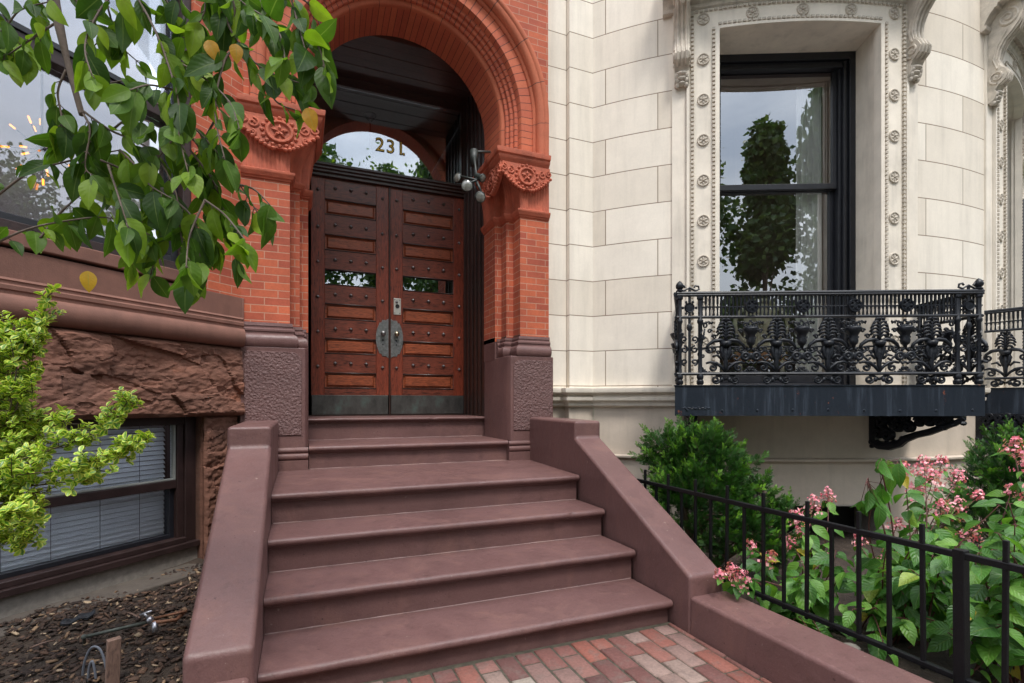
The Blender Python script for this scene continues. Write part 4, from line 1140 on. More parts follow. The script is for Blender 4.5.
# curtain + chair inside window one
Wm = Matrix.Translation((BC.x,BC.y,0)) @ Matrix.Rotation(FW[0],4,'Z')
m = MB(); m.X = Wm; n = 60
cy = Y0+.20
def curtain(m, xa, xb):
    V = []; Fc = []
    for k in range(n+1):
        f = k/n
        for z in (1.33, 4.4):
            V.append((xa+(xb-xa)*f, cy+.022*sin(f*pi*9)+.01*sin(f*23+z), z))
    for k in range(n): Fc.append((2*k,2*k+2,2*k+3,2*k+1))
    m.add(V, Fc)
curtain(m, .25, .50); tag(m.build('curtain', M['curtain'], smooth=True), 'white pleated curtain hanging inside right part of the tall black window', 'curtain')
m = MB(); m.X = Wm; curtain(m, -.66, -.52); tag(m.build('curtain', M['curtain'], smooth=True), 'narrow white curtain edge at left side of the tall black window', 'curtain')
chair = thing('armchair', 'cream painted carved chair inside window behind the iron balcony', 'chair')
CH = Wm @ Matrix.Translation((-.03, Y0+.34, 0))
m = MB(); m.X = CH
pts = [(.24*cos(t)*(1+.12*cos(2*t)), 1.98+.25*sin(t)) for t in [2*pi*k/28 for k in range(28)]]
m.tube([(x,0,z) for x,z in pts], .022, 6, closed=True)
m.lathe([(0,.02),(.05,.02),(.055,.03),(.07,.03),(.075,0)], (0,0,2.05), 18, 'y')
for k in range(-3,4): m.tube([(k*.022,0,1.76),(k*.035,0,1.97)], .007, 5)
m.box(-.17,.17,.01,.02,1.76,2.2)
for s in (-1,1): m.tube([(s*.2,0,1.8),(s*.22,0,1.32)], .02, 6)
m.build('backrest', M['cream'], chair, smooth='auto')
m = MB(); m.X = CH; m.box(-.27,.27,-.02,.48,1.60,1.70); m.build('seat', M['cushion'], chair, bevel=.02)
for sx in (-1,1):
    m = MB(); m.X = CH; m.tube([(sx*.22,.45,1.31),(sx*.23,.45,1.6)], .02, 6); m.build('leg', M['cream'], chair, smooth=True)

# ================================================================ IRON BALCONIES
def balcony(label, phi, xl, xr, xwl, xwr, depth, nmod):
    b = thing('iron_balcony', label, 'balcony', (BC.x,BC.y,0), phi, 'cast iron balconies')
    yfnt = -(RR+depth)
    ywl = -sqrt((RR+.03)**2-xwl**2); ywr = -sqrt((RR+.03)**2-xwr**2)
    # floor slab & fascia
    m = MB()
    NA = 12; back = [(xwr+(xwl-xwr)*k/NA, -sqrt((RR-.0)**2-(xwr+(xwl-xwr)*k/NA)**2)) for k in range(NA+1)]
    m.prism([(xl,yfnt),(xr,yfnt)]+back, 1.27, 1.306); m.build('floor', M['fascia'], b)
    m = MB(); m.sweep([(0,1.075),(.012,1.075),(.012,1.31),(.02,1.312),(.02,1.318),(-.03,1.318),(-.03,1.27),(0,1.27)], [(xwl,ywl),(xl,yfnt),(xr,yfnt),(xwr,ywr)])
    for k in range(9):
        x = xl+.08+(xr-xl-.16)*k/8; m.ball((x,yfnt-.012,1.12+.004*sin(k*5)),(.011,.007,.011),6,4)
    for k in range(16): m.ball((xl+.05+.013*k+.004*sin(k*3), yfnt-.012, 1.135+.006*sin(k*2.3)), (.012,.006,.006+.003*sin(k)), 6, 4)
    m.build('fascia', M['fascia'], b)
    sides = [((xl,yfnt),(xr,yfnt)), ((xwl,ywl),(xl,yfnt)), ((xr,yfnt),(xwr,ywr))]
    for (z, pr) in ((2.02,[(-.018,0),(.018,0),(.022,.008),(.018,.018),(.024,.024),(.018,.036),(-.018,.036)]),
                    (1.845,[(-.012,0),(.012,0),(.016,.010),(.012,.02),(-.012,.02)]), (1.395,[(-.014,0),(.014,0),(.02,.011),(.014,.022),(-.014,.022)])):
        for (p, q) in sides[:1]+sides[1:]:
            m = MB(); m.sweep([(o,z+h) for o,h in pr], [p, q]); m.build('rail', M['iron'], b, smooth='auto')
    # corner pedestals
    def post(x, y):
        m = MB(); m.lathe([(.022,1.32),(.028,1.33),(.028,1.35),(.02,1.36),(.027,1.375),(.027,1.39),(.018,1.405),(.0165,1.5),(.0165,1.80),(.024,1.815),(.024,1.83),(.017,1.84),(.017,1.99),(.026,2.0),(.026,2.02)], (x,y,0), 10)
        for k in range(6):
            a = k*.9; m.tube([(x+.018*cos(a+t), y+.018*sin(a+t), 1.42+.06*k+t*.02) for t in (0,.7,1.4,2.1)], .004, 4)
        return m.build('post', M['iron'], b, smooth='auto')
    def finial(x, y):
        m = MB(); m.lathe([(.026,2.056),(.03,2.065),(.018,2.075),(.028,2.085),(.032,2.10),(.026,2.12),(.014,2.135),(.0,2.145)], (x,y,0), 10)
        for k in range(6): a = 2*pi*k/6; m.ball((x+.024*cos(a),y+.024*sin(a),2.10),(.009,.009,.02),5,4)
        return m.build('finial', M['iron'], b, smooth='auto')
    pw = .185
    for (x, dx) in ((xl,pw),(xr,-pw)):
        s = 1 if dx > 0 else -1
        post(x+s*.025, yfnt); post(x+dx, yfnt); finial(x+s*.025, yfnt)
        m = MB(); cx_ = x+dx*.55
        for s2 in (-1,1):
            m.tube([(cx_+s2*(a_-0), yfnt, z_) for a_, z_ in [(.045+.0,2.065),(.075,2.075),(.07,2.10),(.045,2.105),(.035,2.09)]], .008, 6)
        m.tube([(cx_-.045,yfnt,2.065),(cx_,yfnt,2.09),(cx_+.045,yfnt,2.065)], .008, 6)
        m.fat = 1.35
        m.tube([(cx_,yfnt,1.40),(cx_,yfnt,2.08)], .008, 6); m.ball((cx_,yfnt,1.775),(.022,.018,.035),8,6)
        for s2 in (-1,1):
            for (zc_, r0, a0) in ((1.68,.028,-pi/2),(1.60,.03,pi/2),(1.50,.026,-pi/2)):
                m.tube([(cx_+s2*(.012+r0+dx_), yfnt, zc_+dz_) for dx_, dz_ in spiral((0,0), r0, .006, 1.2, a0, 16, 1)], .006, 5)
        m.lathe([(0,.014),(.03,.012),(.036,.018),(.042,0)], (cx_,yfnt,1.93), 14, 'y')
        for k in range(6):
            a = 2*pi*k/6; m.ball((cx_+.052*cos(a),yfnt,1.93+.052*sin(a)),(.012,.01,.012),5,4)
        m.build('pedestal_ornament', M['iron'], b, smooth='auto')
    for (x, y) in ((xwr, ywr-.03),): post(x, y)
    # frieze of spindles
    m = MB()
    def frieze(p, q):
        p = Vector(p); q = Vector(q); L_ = (q-p).length; n_ = int(L_/.030)
        for k in range(n_):
            c = p.lerp(q, (k+.5)/n_)
            m.tube([(c.x,c.y,1.866),(c.x,c.y,1.905),(c.x,c.y,1.925),(c.x,c.y,1.945),(c.x,c.y,1.965),(c.x,c.y,2.02)], [.009,.006,.010,.006,.010,.010], 5, cap=False)
        for z in (1.935,): m.tube([(p.x,p.y,z),(q.x,q.y,z)], .007, 6)
    frieze((xl+pw,yfnt),(xr-pw,yfnt)); frieze((xwl,ywl),(xl,yfnt)); frieze((xr,yfnt),(xwr,ywr))
    m.build('frieze', M['iron'], b, smooth=True)
    # module meshes
    def pal():
        m = MB(); m.fat = 1.22
        leafp = [(.0,.0,.052),(.35,.02,.05),(.75,.03,.047),(1.15,.03,.045),(1.6,.028,.042),(2.1,.022,.036)]
        m.tube([(0,0,1.66),(0,0,1.72),(0,0,1.79),(0,0,1.835)], [.014,.012,.012,.005], 6)
        for k in range(6):
            z = 1.825-.026*k; wd = (.032,.050,.064,.070,.066,.052)[k]
            for s in (-1,1):
                m.tube([(0,-.004,z-.012),(s*wd*.4,-.012,z+.014),(s*wd*.8,-.012,z+.010),(s*wd*1.05,-.002,z-.016)], [.006,.009,.010,.006], 6)
        for s in (-1,1):
            # cup leaves
            m.tube([(0,0,1.655),(s*.045,-.005,1.672),(s*.095,-.004,1.665),(s*.135,0,1.635),(s*.15,0,1.60)], [.012,.015,.014,.011,.009], 6)
            m.tube([(s*.15+x*s,0,z) for x,z in spiral((-.028,1.60), .030, .006, 1.3, 0, 18, -1)], .008, 5)
            m.tube([(0,0,1.50),(s*.022,0,1.55),(s*.03,0,1.60),(s*.012,0,1.65)], [.012,.012,.016,.010], 6)
            m.tube([(s*.004,0,1.425),(s*.03,0,1.46),(s*.07,0,1.49),(s*.115,0,1.50),(s*.15,0,1.49)], [.008,.010,.012,.010,.008], 6)
            m.tube([(s*x,0,z) for x,z in spiral((.10,1.455), .032, .006, 1.3, pi/2, 18, 1)], .008, 5)
            m.tube([(s*.03,0,1.52),(s*.06,0,1.555),(s*.10,0,1.545)], [.007,.010,.006], 5)
            m.tube([(s*x,0,z) for x,z in spiral((.075,1.36), .032, .006, 1.4, pi, 18, 1)], .008, 5)
            m.tube([(s*.075,0,1.392),(s*.035,0,1.385),(0,0,1.36)], .008, 5)
            m.ball((s*.03,-.005,1.36),(.018,.01,.02),6,4)
        m.tube([(0,0,1.40),(0,0,1.48),(0,0,1.56),(0,0,1.66)], [.010,.014,.018,.010], 6)
        m.tube([(0,0,1.62),(0,0,1.66)],[.03,.04], 8)
        return m
    def urn():
        m = MB(); m.fat = 1.22
        m.lathe([(.0,1.60),(.012,1.60),(.014,1.625),(.03,1.64),(.036,1.665),(.028,1.69),(.034,1.71),(.05,1.735),(.06,1.76),(.055,1.77),(.04,1.775),(.0,1.785)], (0,0,0), 10)
        for k in range(-2,3): m.ball((k*.02,0,1.782-.004*abs(k)),(.012,.012,.012),6,4)
        for s in (-1,1):
            m.lathe([(.014,.004),(.02,.012),(.034,.012),(.040,.0)], (s*.042,0,1.545), 14, 'y'); m.ball((s*.042,-.006,1.545),(.014,.010,.014),6,4)
            m.tube([(s*.042,0,1.505),(s*.02,0,1.485),(0,0,1.50)], .008, 5); m.tube([(s*.03,0,1.585),(0,0,1.61)], .009, 5)
            m.tube([(s*.08,0,1.54),(s*.11,0,1.51),(s*.13,0,1.53)], .008, 5)
            m.tube([(s*.08,0,1.50),(s*.12,0,1.475),(s*.17,0,1.49)], .007, 5)
        m.ball((0,0,1.545),(.018,.014,.03),6,5)
        return m
    def lace():
        m = MB(); m.fat = 1.3
        for s in (-1,1):
            for (x, z, r0, a0, sg) in ((.085,1.70,.020,0,1),(.12,1.745,.018,pi,-1),(.055,1.575,.016,0,1),(.09,1.60,.018,pi/2,1),(.175,1.55,.014,0,-1)):
                m.tube([(s*(x+a_), .006, z+b_) for a_, b_ in spiral((0,0), r0, .004, 1.2, a0, 14, sg)], .0055, 5)
            for (x, z, r0, a0, sg) in ((.205-.045,1.79,.026,0,1),(.205-.03,1.70,.02,pi,1),(.205-.05,1.42,.02,pi/2,-1),(.205-.02,1.445,.016,0,1)):
                m.tube([(s*(x+a_), .004, z+b_) for a_, b_ in spiral((0,0), r0, .005, 1.2, a0, 14, sg)], .006, 5)
            m.tube([(s*.205,.004,1.83),(s*.17,.004,1.80),(s*.13,.004,1.82),(s*.10,.004,1.80)], .006, 5)
            m.tube([(s*.205,.004,1.60),(s*.18,.004,1.66),(s*.165,.004,1.72),(s*.16,.004,1.765)], .006, 5)
            m.tube([(s*.205,.004,1.42),(s*.16,.004,1.40),(s*.12,.004,1.425)], .006, 5)
            m.tube([(0,.004,1.41),(s*.205,.004,1.42)], .006, 5); m.tube([(0,.004,1.62),(s*.09,.006,1.62),(s*.205,.004,1.60)], .006, 5)
            for k in range(4): m.ball((s*(.10+.025*k),.004,1.815-.01*(k%2)),(.009,.008,.009),5,4)
        return m
    lm = lace().build('lace_scroll', M['iron'], b, smooth=True)
    pm = pal().build('palmette_ornament', M['iron'], b, smooth=True); um = urn().build('urn_ornament', M['iron'], b, smooth=True)
    rm_ = MB(); rm_.lathe([(0,.016),(.018,.016),(.026,.008),(.036,.008),(.042,.018),(.050,.018),(.054,0)], (0,0,0), 18, 'y')
    for k in range(6):
        a = 2*pi*k/6; rm_.ball((.03*cos(a),-.012,.03*sin(a)),(.011,.009,.011),6,4)
    ro = rm_.build('rail_rosette', M['iron'], b, smooth='auto')
    used = {}
    def put(src, x, y, rz, z=0):
        o = src
        if src.name in used: o = src.copy(); COL.objects.link(o); o.parent = b
        used[src.name] = 1
        o.location = (x, y, z); o.rotation_euler = (0,0,rz)
    a0, a1 = xl+pw, xr-pw; sp = (a1-a0)/nmod
    for k in range(nmod):
        put(pm, a0+sp*(k+.5), yfnt, 0); put(lm, a0+sp*(k+.5), yfnt, 0)
        if k < nmod-1: put(um, a0+sp*(k+1), yfnt, 0)
    for k in range(1, nmod): put(ro, a0+sp*(k), yfnt-.015, 0, 1.935)
    for (p, q) in sides[1:]:
        p = Vector(p); q = Vector(q); L_ = (q-p).length; d = q-p; rz = atan2(d.y, d.x)
        k_ = max(1, round(L_/.24))
        for k in range(k_):
            c = p.lerp(q, (k+.5)/k_); put(pm if k % 2 == 0 else um, c.x, c.y, rz)
    # scroll brackets below
    for bx in ((xwl+.03, xwr-.42) if phi > 0 else (xwl+.10, xwr-.42)):
        m = MB(); yw = -sqrt((RB)**2-bx**2); D = (yfnt-yw)*(1.12 if bx > 0 else .9)
        m.X = Matrix.Translation((bx, yw, 0)) @ Matrix.Rotation(radians(27 if bx > 0 else -12),4,'Z') @ Matrix.Diagonal((1,1,1,1))
        w_ = .03
        m.box(-w_,w_,-.05,.0,.82,1.20)
        m.box(-w_,w_,D,0,1.055,1.074)
        S = [(0,.84),(-.05,.80),(-.11,.80),(-.17,.83),(-.20,.87),(-.26,.91),(-.33,.94),(-.40,.985),(-.46,1.02),(-.50,1.06)]
        S = [(y*(-D/.5) if False else y*abs(D)/.5, z) for y, z in S]
        m.tube([(0,y,z) for y,z in S], [.035,.04,.04,.036,.034,.03,.03,.028,.024,.02], 7)
        for (yy, zz, r0, tt) in ((-.10,.895,.055,1.5),(-.22,.97,.045,1.4),(-.06,1.00,.04,1.3),(-.14,1.03,.03,1.2),(-.33,1.02,.032,1.3),(-.42,1.045,.018,1.1),(-.05,.90,.04,1.2),(-.16,.965,.04,1.3),(-.28,1.03,.03,1.2),(-.38,1.02,.028,1.2),(-.20,1.045,.025,1.2),(-.09,1.04,.03,1.1)):
            for s in (-1,0,1):
                m.tube([(s*.018, yy*abs(D)/.5+a_, zz+b_) for a_, b_ in spiral((0,0), r0, .008, tt, 0, 20, 1)], .019, 6)
        for k in range(9):
            f = k/8; yy = -abs(D)*(.06+.80*f); z_ = .93+.11*f
            m.ball((0,yy,z_),(.030,.035,.045*(1.15-f)),8,6); m.ball((.012,yy+.02,z_+.05*(1-f)),(.026,.03,.025),6,4)
        for k in range(12):
            f = k/11; m.ball((0,-abs(D)*(f*.98+.01),.80+.24*f-.012-.01*(k%2)),(.028,.022,.020),6,4)
        m.build('scroll_bracket', M['iron'], b, smooth='auto')
    return b
balcony('black cast iron balcony below the tall window, full width in view', FW[0], -1.235, 1.105, -1.05, 1.08, .53, 5)
balcony('black cast iron balcony cut off at right edge, beyond the first', FW[1], -1.20, 1.2, -1.16, 1.13, .45, 5)

nb = thing('neighbour_house', 'far stone house wall glimpsed past the bow front at right edge', 'house', (12, 6, 0))
m = MB(); m.box(9.0,24,4.4,8,-.1,12); rel(m.build('wall', M['lime']), nb)
for x in (9.9, 12.4, 15): m = MB(); m.box(x,x+1.2,4.36,4.5,1.5,4.3); rel(m.build('window', M['sash']), nb)
m = MB(); m.sweep([(0,4.7),(.2,4.8),(.3,5.0),(0,5.1)], [(9.0,4.4),(24,4.4)]); rel(m.build('cornice', M['limeplain']), nb)
# ================================================================ FENCE
fn = thing('iron_fence', 'black iron railing beside low painted wall, in front of pink hydrangeas', 'fence', (2.17, 1.5, 0))
def FP(o): return rel(o, fn)
m = MB(); m.box(2.158,2.182,-.6,3.0,.628,.652); FP(m.build('top_rail', M['fence'], bevel=.004))
m = MB(); m.box(2.158,2.182,-.6,3.0,.190,.212); FP(m.build('bottom_rail', M['fence'], bevel=.004))
k = 0; y = 2.912
while y > -.5:
    tall = (k % 2 == 0); thick = abs(y-1.095) < .04
    m = MB(); w_ = .018 if thick else .0075
    top = .66 if thick else (.725 if tall else .63)
    m.X = Matrix.Translation((2.17,y,.2)) @ Matrix.Rotation(radians(random.uniform(-.5,.5)),4,'X') @ Matrix.Rotation(radians(random.uniform(-.4,.4)),4,'Y') @ Matrix.Translation((-2.17,-y,-.2)); m.box(2.17-w_,2.17+w_,y-w_,y+w_, -.06 if thick else .18, top)
    FP(m.build('post' if thick else 'picket', M['fence'], bevel=.0025)); y -= .1213; k += 1
# ================================================================ PLANTS
def leaf_tmpl(fold=.18, curl=.15, w=.5, pts=None, nseg=8, tip=.0):
    V = []; U = []; Fc = []
    prof = pts or [(0,.02),(.12,.45),(.28,.85),(.45,1.0),(.62,.92),(.78,.66),(.9,.33),(1,.02)]
    for i, (t, wd) in enumerate(prof):
        y = t; z = -curl*t*t
        for s in (-1,-.5,0,.5,1):
            V.append((s*wd*w, y, z + fold*abs(s)*wd*w*1.0 - .05*sin(t*9)*abs(s)*wd*.5)); U.append((s, t))
    for i in range(len(prof)-1):
        for k in range(4): a = i*5+k; Fc.append((a,a+1,a+6,a+5))
    return np.array(V), np.array(Fc), np.array(U)
LEAF = leaf_tmpl(.28, .26, .285, [(0,.04),(.05,.35),(.13,.66),(.25,.9),(.38,1),(.52,.97),(.66,.83),(.79,.58),(.88,.34),(.94,.16),(1,.02)])
HLEAF = leaf_tmpl(.30, .34, .29, [(0,.04),(.06,.4),(.16,.75),(.3,.97),(.45,1),(.6,.86),(.75,.6),(.87,.3),(1,.02)])
SLEAF = leaf_tmpl(.35, .10, .27, [(0,.1),(.3,.8),(.6,1),(.85,.7),(1,.1)])

# ---- overhanging branch at top left
tree = thing('magnolia_tree', 'broad leaved green tree branch hanging in front of brick bay, top left', 'tree', (-2.6, 1.1, 0))
def T_(o): return rel(o, tree)
mt = MB()
mt.tube([(-2.6,1.1,-.05),(-2.58,1.12,.8),(-2.5,1.15,1.8),(-2.35,1.2,2.7),(-2.0,1.35,3.3)], [.085,.075,.068,.055,.045], 10)
T_(mt.build('trunk', M['bark'], smooth=True))
def S3(P, n=8):     # catmull-rom through px polyline
    P = [Vector(p) for p in P]; out = []
    for i in range(len(P)-1):
        p0 = P[max(0,i-1)]; p1 = P[i]; p2 = P[i+1]; p3 = P[min(len(P)-1,i+2)]
        for k in range(n):
            t = k/n; out.append(.5*((2*p1)+(p2-p0)*t+(2*p0-5*p1+4*p2-p3)*t*t+(-p0+3*p1-3*p2+p3)*t**3))
    out.append(P[-1]); return out
T0 = 1.42
mb = MB()
mb.tube(S3([(-2.0,1.35,3.3),(-1.3,1.6,3.1), at(40,-120,T0), at(50,-20,T0), at(58,20,T0), at(67,60,T0), at(75,90,T0), at(82,115,T0)]), [ .03+(.0075-.03)*min(1,k/40) for k in range(57)], 8)
mb.tube(S3([(-2.0,1.35,3.3),(-1.0,1.5,3.3), at(220,-160,T0+.05), at(240,-40,T0+.05)]), [.022-.018*k/24 for k in range(25)], 7)
mb.tube(S3([(-2.1,1.32,3.2),(-1.6,1.55,2.7), at(-60,-60,T0)]), [.02-.016*k/16 for k in range(17)], 7)
twigs = [
 [(-60,-60),(-10,30),(20,10),(48,2)], [(82,112),(90,130),(85,165),(92,175)], [(82,110),(110,130),(150,150),(175,190),(180,230),(190,275)],
 [(66,70),(58,92),(62,120),(60,145)], [(-8,200),(30,172),(65,162),(95,155),(120,150)], [(40,238),(60,213),(90,185),(105,160)],
 [(108,165),(118,195),(128,228)], [(130,-15),(150,20),(165,55),(178,100),(178,130),(188,172)], [(165,55),(200,75),(228,100),(240,130)],
 [(240,-40),(225,10),(240,45),(262,68),(290,80),(312,85)], [(150,100),(185,120),(215,150),(240,185),(262,220)], [(190,150),(215,185),(228,225),(240,262)],
 [(100,160),(130,175),(160,210),(178,250),(198,280)], [(-20,252),(20,232),(60,222),(110,218),(150,235)], [(240,-40),(285,-10),(298,25),(308,60)],
 [(100,-20),(110,15),(118,42),(138,62)], [(55,-20),(85,10),(100,34)], [(170,-15),(190,12),(215,22)], [(180,130),(200,150),(205,200),(215,245)],
 [(60,20),(30,40),(8,55)], [(-30,-10),(0,10),(20,45)], [(240,45),(225,60),(215,110),(225,160)], [(120,150),(135,165),(150,185),(175,200)],
 [(175,185),(160,205),(140,225),(130,262)], [(262,68),(275,100),(295,110)], [(298,25),(318,45),(326,75)], [(285,-10),(310,5),(322,30)], [(205,200),(190,235),(186,268)], [(175,200),(195,222),(200,262)], [(112,130),(130,118),(150,122)], [(92,175),(105,182),(118,178)], [(-40,-20),(-5,30),(5,60)], [(20,-30),(35,10),(45,45)], [(150,-25),(175,15),(195,50),(205,85)], [(130,-25),(100,10),(85,45),(92,75)], [(225,-30),(235,20),(215,50),(210,75)], [(240,-40),(262,5),(280,35),(285,60)], [(200,-20),(230,5),(255,25),(275,30)], [(178,130),(165,150),(150,165)], [(215,120),(200,150),(195,180)], [(75,90),(100,85),(125,80)], [(175,90),(150,85),(130,90)],
 [(205,200),(225,215),(245,240)], [(178,230),(160,250),(150,275)], [(240,185),(255,190),(270,205)], [(130,-15),(120,20),(95,45)], [(200,-30),(205,10),(185,40)],[(215,-30),(240,0),(262,15)]]
mats = []; rn = []
random.seed(21)
def place_leaf(p, base_dir, L_):
    down = Vector((0,0,-1)); camv = (Vector((0,0,CAMZ))-p).normalized()
    d = base_dir*.5 + down*random.uniform(.35,1.25) + rv(.38)
    nn = camv*random.uniform(-.25,1.0) + Vector((0,0,1))*random.uniform(.0,.9) + rv(.45)
    mats.append(frame(p, d, nn, L_, L_*random.uniform(.75,1.1))); return d
for tw in twigs:
    dt = random.uniform(-.16,.16)
    P = []
    for i, (px, py) in enumerate(tw):
        P.append(at(px, py, T0 + dt*i/(len(tw)-1)))
    C_ = S3(P, 7); N = len(C_)
    mb.tube(C_, [.0034-.0018*k/(N-1) for k in range(N)], 5)
    acc = 0
    for k in range(1, N):
        seg = C_[k]-C_[k-1]; acc += seg.length
        x_ = CX + F*((C_[k].x*CS - C_[k].y*SN)/(C_[k].x*SN + C_[k].y*CS))
        if acc > .024 and k > 2:
            acc = 0
            for s in range(random.choice([1,1,2])):
                side = seg.normalized().cross((C_[k]-Vector((0,0,CAMZ))).normalized())*random.choice((-1,1))
                pe = C_[k] + (side*.6+Vector((0,0,-.3))+seg.normalized()*.4)*random.uniform(.008,.02)
                mb.tube([C_[k], pe], .0012, 4)
                place_leaf(pe, seg.normalized()+side*.6, random.choice((.045,.058,.068,.075,.085,.095))*random.uniform(.9,1.15)); rn.append(random.random()**1.2*.93)
    place_leaf(C_[-1], (C_[-1]-C_[-2]).normalized(), random.uniform(.06,.09)); rn.append(random.uniform(.2,.92))
# small yellow leaves that the photo shows
for (px, py, L_, dx) in ((208,40,.055,.4),(236,44,.05,.05),(307,108,.06,.3),(88,285-14,.055,.1)):
    p = at(px, py, T0-.06); mats.append(frame(p, Vector((dx,-.2,-1)), (Vector((0,0,CAMZ))-p), L_, L_*1.15)); rn.append(random.choice([.965,.98]))
# the crown over the front yard, above and behind the camera (the transom glass mirrors it)
for k in range(17):
    e = Vector((random.uniform(-.6,2.5), random.uniform(-.7,.6), random.uniform(4.9,6.2)))
    mb.tube(S3([(-2.1,1.32,3.1), Vector((-1.6,.9,4.0)).lerp(e,.35), e], 5), [.018-.0016*q for q in range(11)], 5)
    for q in range(34):
        p = e + rv(.24); mats.append(frame(p, rv()+Vector((0,0,-.7)), rv(), .10*random.uniform(.7,1.2), .10)); rn.append(random.random()*.93)
T_(mb.build('branch', M['bark'], smooth=True))
T_(scatter('foliage', LEAF, mats, rn, M['leaf']))

# ---- variegated shrub at left
vs = thing('variegated_shrub', 'yellow edged green shrub in front of basement window at left edge', 'shrub', tuple((-1.35,2.1,.05)))
mb = MB(); mats = []; rn = []; random.seed(5)
base = Vector((-1.35, 2.1, .05))
def vbranch(path, t0, n, rad):
    P = [base] + [at(px,py,t0+random.uniform(-.04,.04)) for px,py in path]; C_ = S3(P, 10); N = len(C_)
    mb.tube(C_, [.0042-.003*k/(N-1) for k in range(N)], 5)
    sub = C_[10:]
    for k in range(n):
        c = sub[int(random.random()**.7*(len(sub)-1))]
        off = rv(rad*.5); off.z += random.uniform(0, rad*.5); p = c + off
        mb.tube([c, c.lerp(p,.5)+Vector((0,0,-.006)), p], .0014, 4)
        ax = (off.normalized()+Vector((0,0,.8))+rv(.3)).normalized()
        for q in range(random.randint(6,9)):       # whorl
            a = q*2.4 + random.random(); o1 = ax.orthogonal().normalized(); o2 = ax.cross(o1)
            d = (o1*cos(a)+o2*sin(a))*1.0 + ax*random.uniform(.2,.9)
            L_ = random.uniform(.017,.028)
            mats.append(frame(p - ax*.004*q, d, ax + rv(.2), L_, L_*1.25)); rn.append(random.random())
T1 = 1.72
vbranch([(-40,480),(10,420),(30,360),(45,310),(48,295)], T1, 46, .035)
vbranch([(-50,500),(0,440),(15,380),(20,335)], T1, 60, .06)
vbranch([(-60,520),(0,470),(50,450),(90,435),(122,410),(128,400)], T1, 60, .035)
vbranch([(-60,520),(0,480),(60,470),(110,455),(148,438)], T1-.05, 75, .036)
vbranch([(-60,520),(-10,490),(40,485),(75,480),(100,470)], T1, 45, .04)
vbranch([(-60,540),(-20,520),(10,515),(30,508)], T1-.1, 46, .035)
vbranch([(-50,500),(-10,430),(10,400),(5,360)], T1+.05, 60, .055)
vbranch([(-50,500),(0,460),(30,440),(55,425),(65,420)], T1+.05, 55, .045)
vbranch([(-60,540),(-20,500),(0,480),(20,470)], T1, 60, .055)
vbranch([(-60,480),(-30,400),(-5,350),(5,330)], T1, 40, .05)
for py in (335,350,375,400,425,450,475,500,525,540): vbranch([(-60,py+20),(-20,py+5),(12,py),(36,py-8)], T1+.03, 44, .050)
rel(mb.build('stems', M['greenstem'], smooth=True), vs)
rel(scatter('foliage', SLEAF, mats, rn, M['vleaf']), vs)

# ---- arborvitae: flat scale-leaf sprays
def frond():
    V = []; Fc = []; U = []
    def seg(p, d, L_, w0, z):
        a = len(V); nx, ny = -d[1], d[0]
        V.extend([(p[0]-nx*w0,p[1]-ny*w0,z),(p[0]+nx*w0,p[1]+ny*w0,z),(p[0]+d[0]*L_+nx*w0*.35,p[1]+d[1]*L_+ny*w0*.35,z-.06*L_),(p[0]+d[0]*L_-nx*w0*.35,p[1]+d[1]*L_-ny*w0*.35,z-.06*L_)])
        Fc.append((a,a+1,a+2,a+3)); U.extend([(-1,0),(1,0),(1,1),(-1,1)])
    seg((0,0),(0,1),1.0,.022,0)
    for k in range(7):
        y = .12+.12*k; L_ = .42*(1-.09*k)
        for s in (-1,1):
            ang = .75-.03*k; d = (s*sin(ang), cos(ang)); seg((0,y),d,L_,.022,.06*random.random()-.03)
            for q in (.35,.65):
                p = (d[0]*L_*q, y+d[1]*L_*q); a2 = ang-s*0-.55; seg(p,(s*sin(a2),cos(a2)),L_*.42,.022,.08*random.random()-.04)
                a3 = ang+.6; seg(p,(s*sin(a3),cos(a3)),L_*.38,.022,.08*random.random()-.04)
    return np.array(V), np.array(Fc), np.array(U)
random.seed(3)
FR = frond()
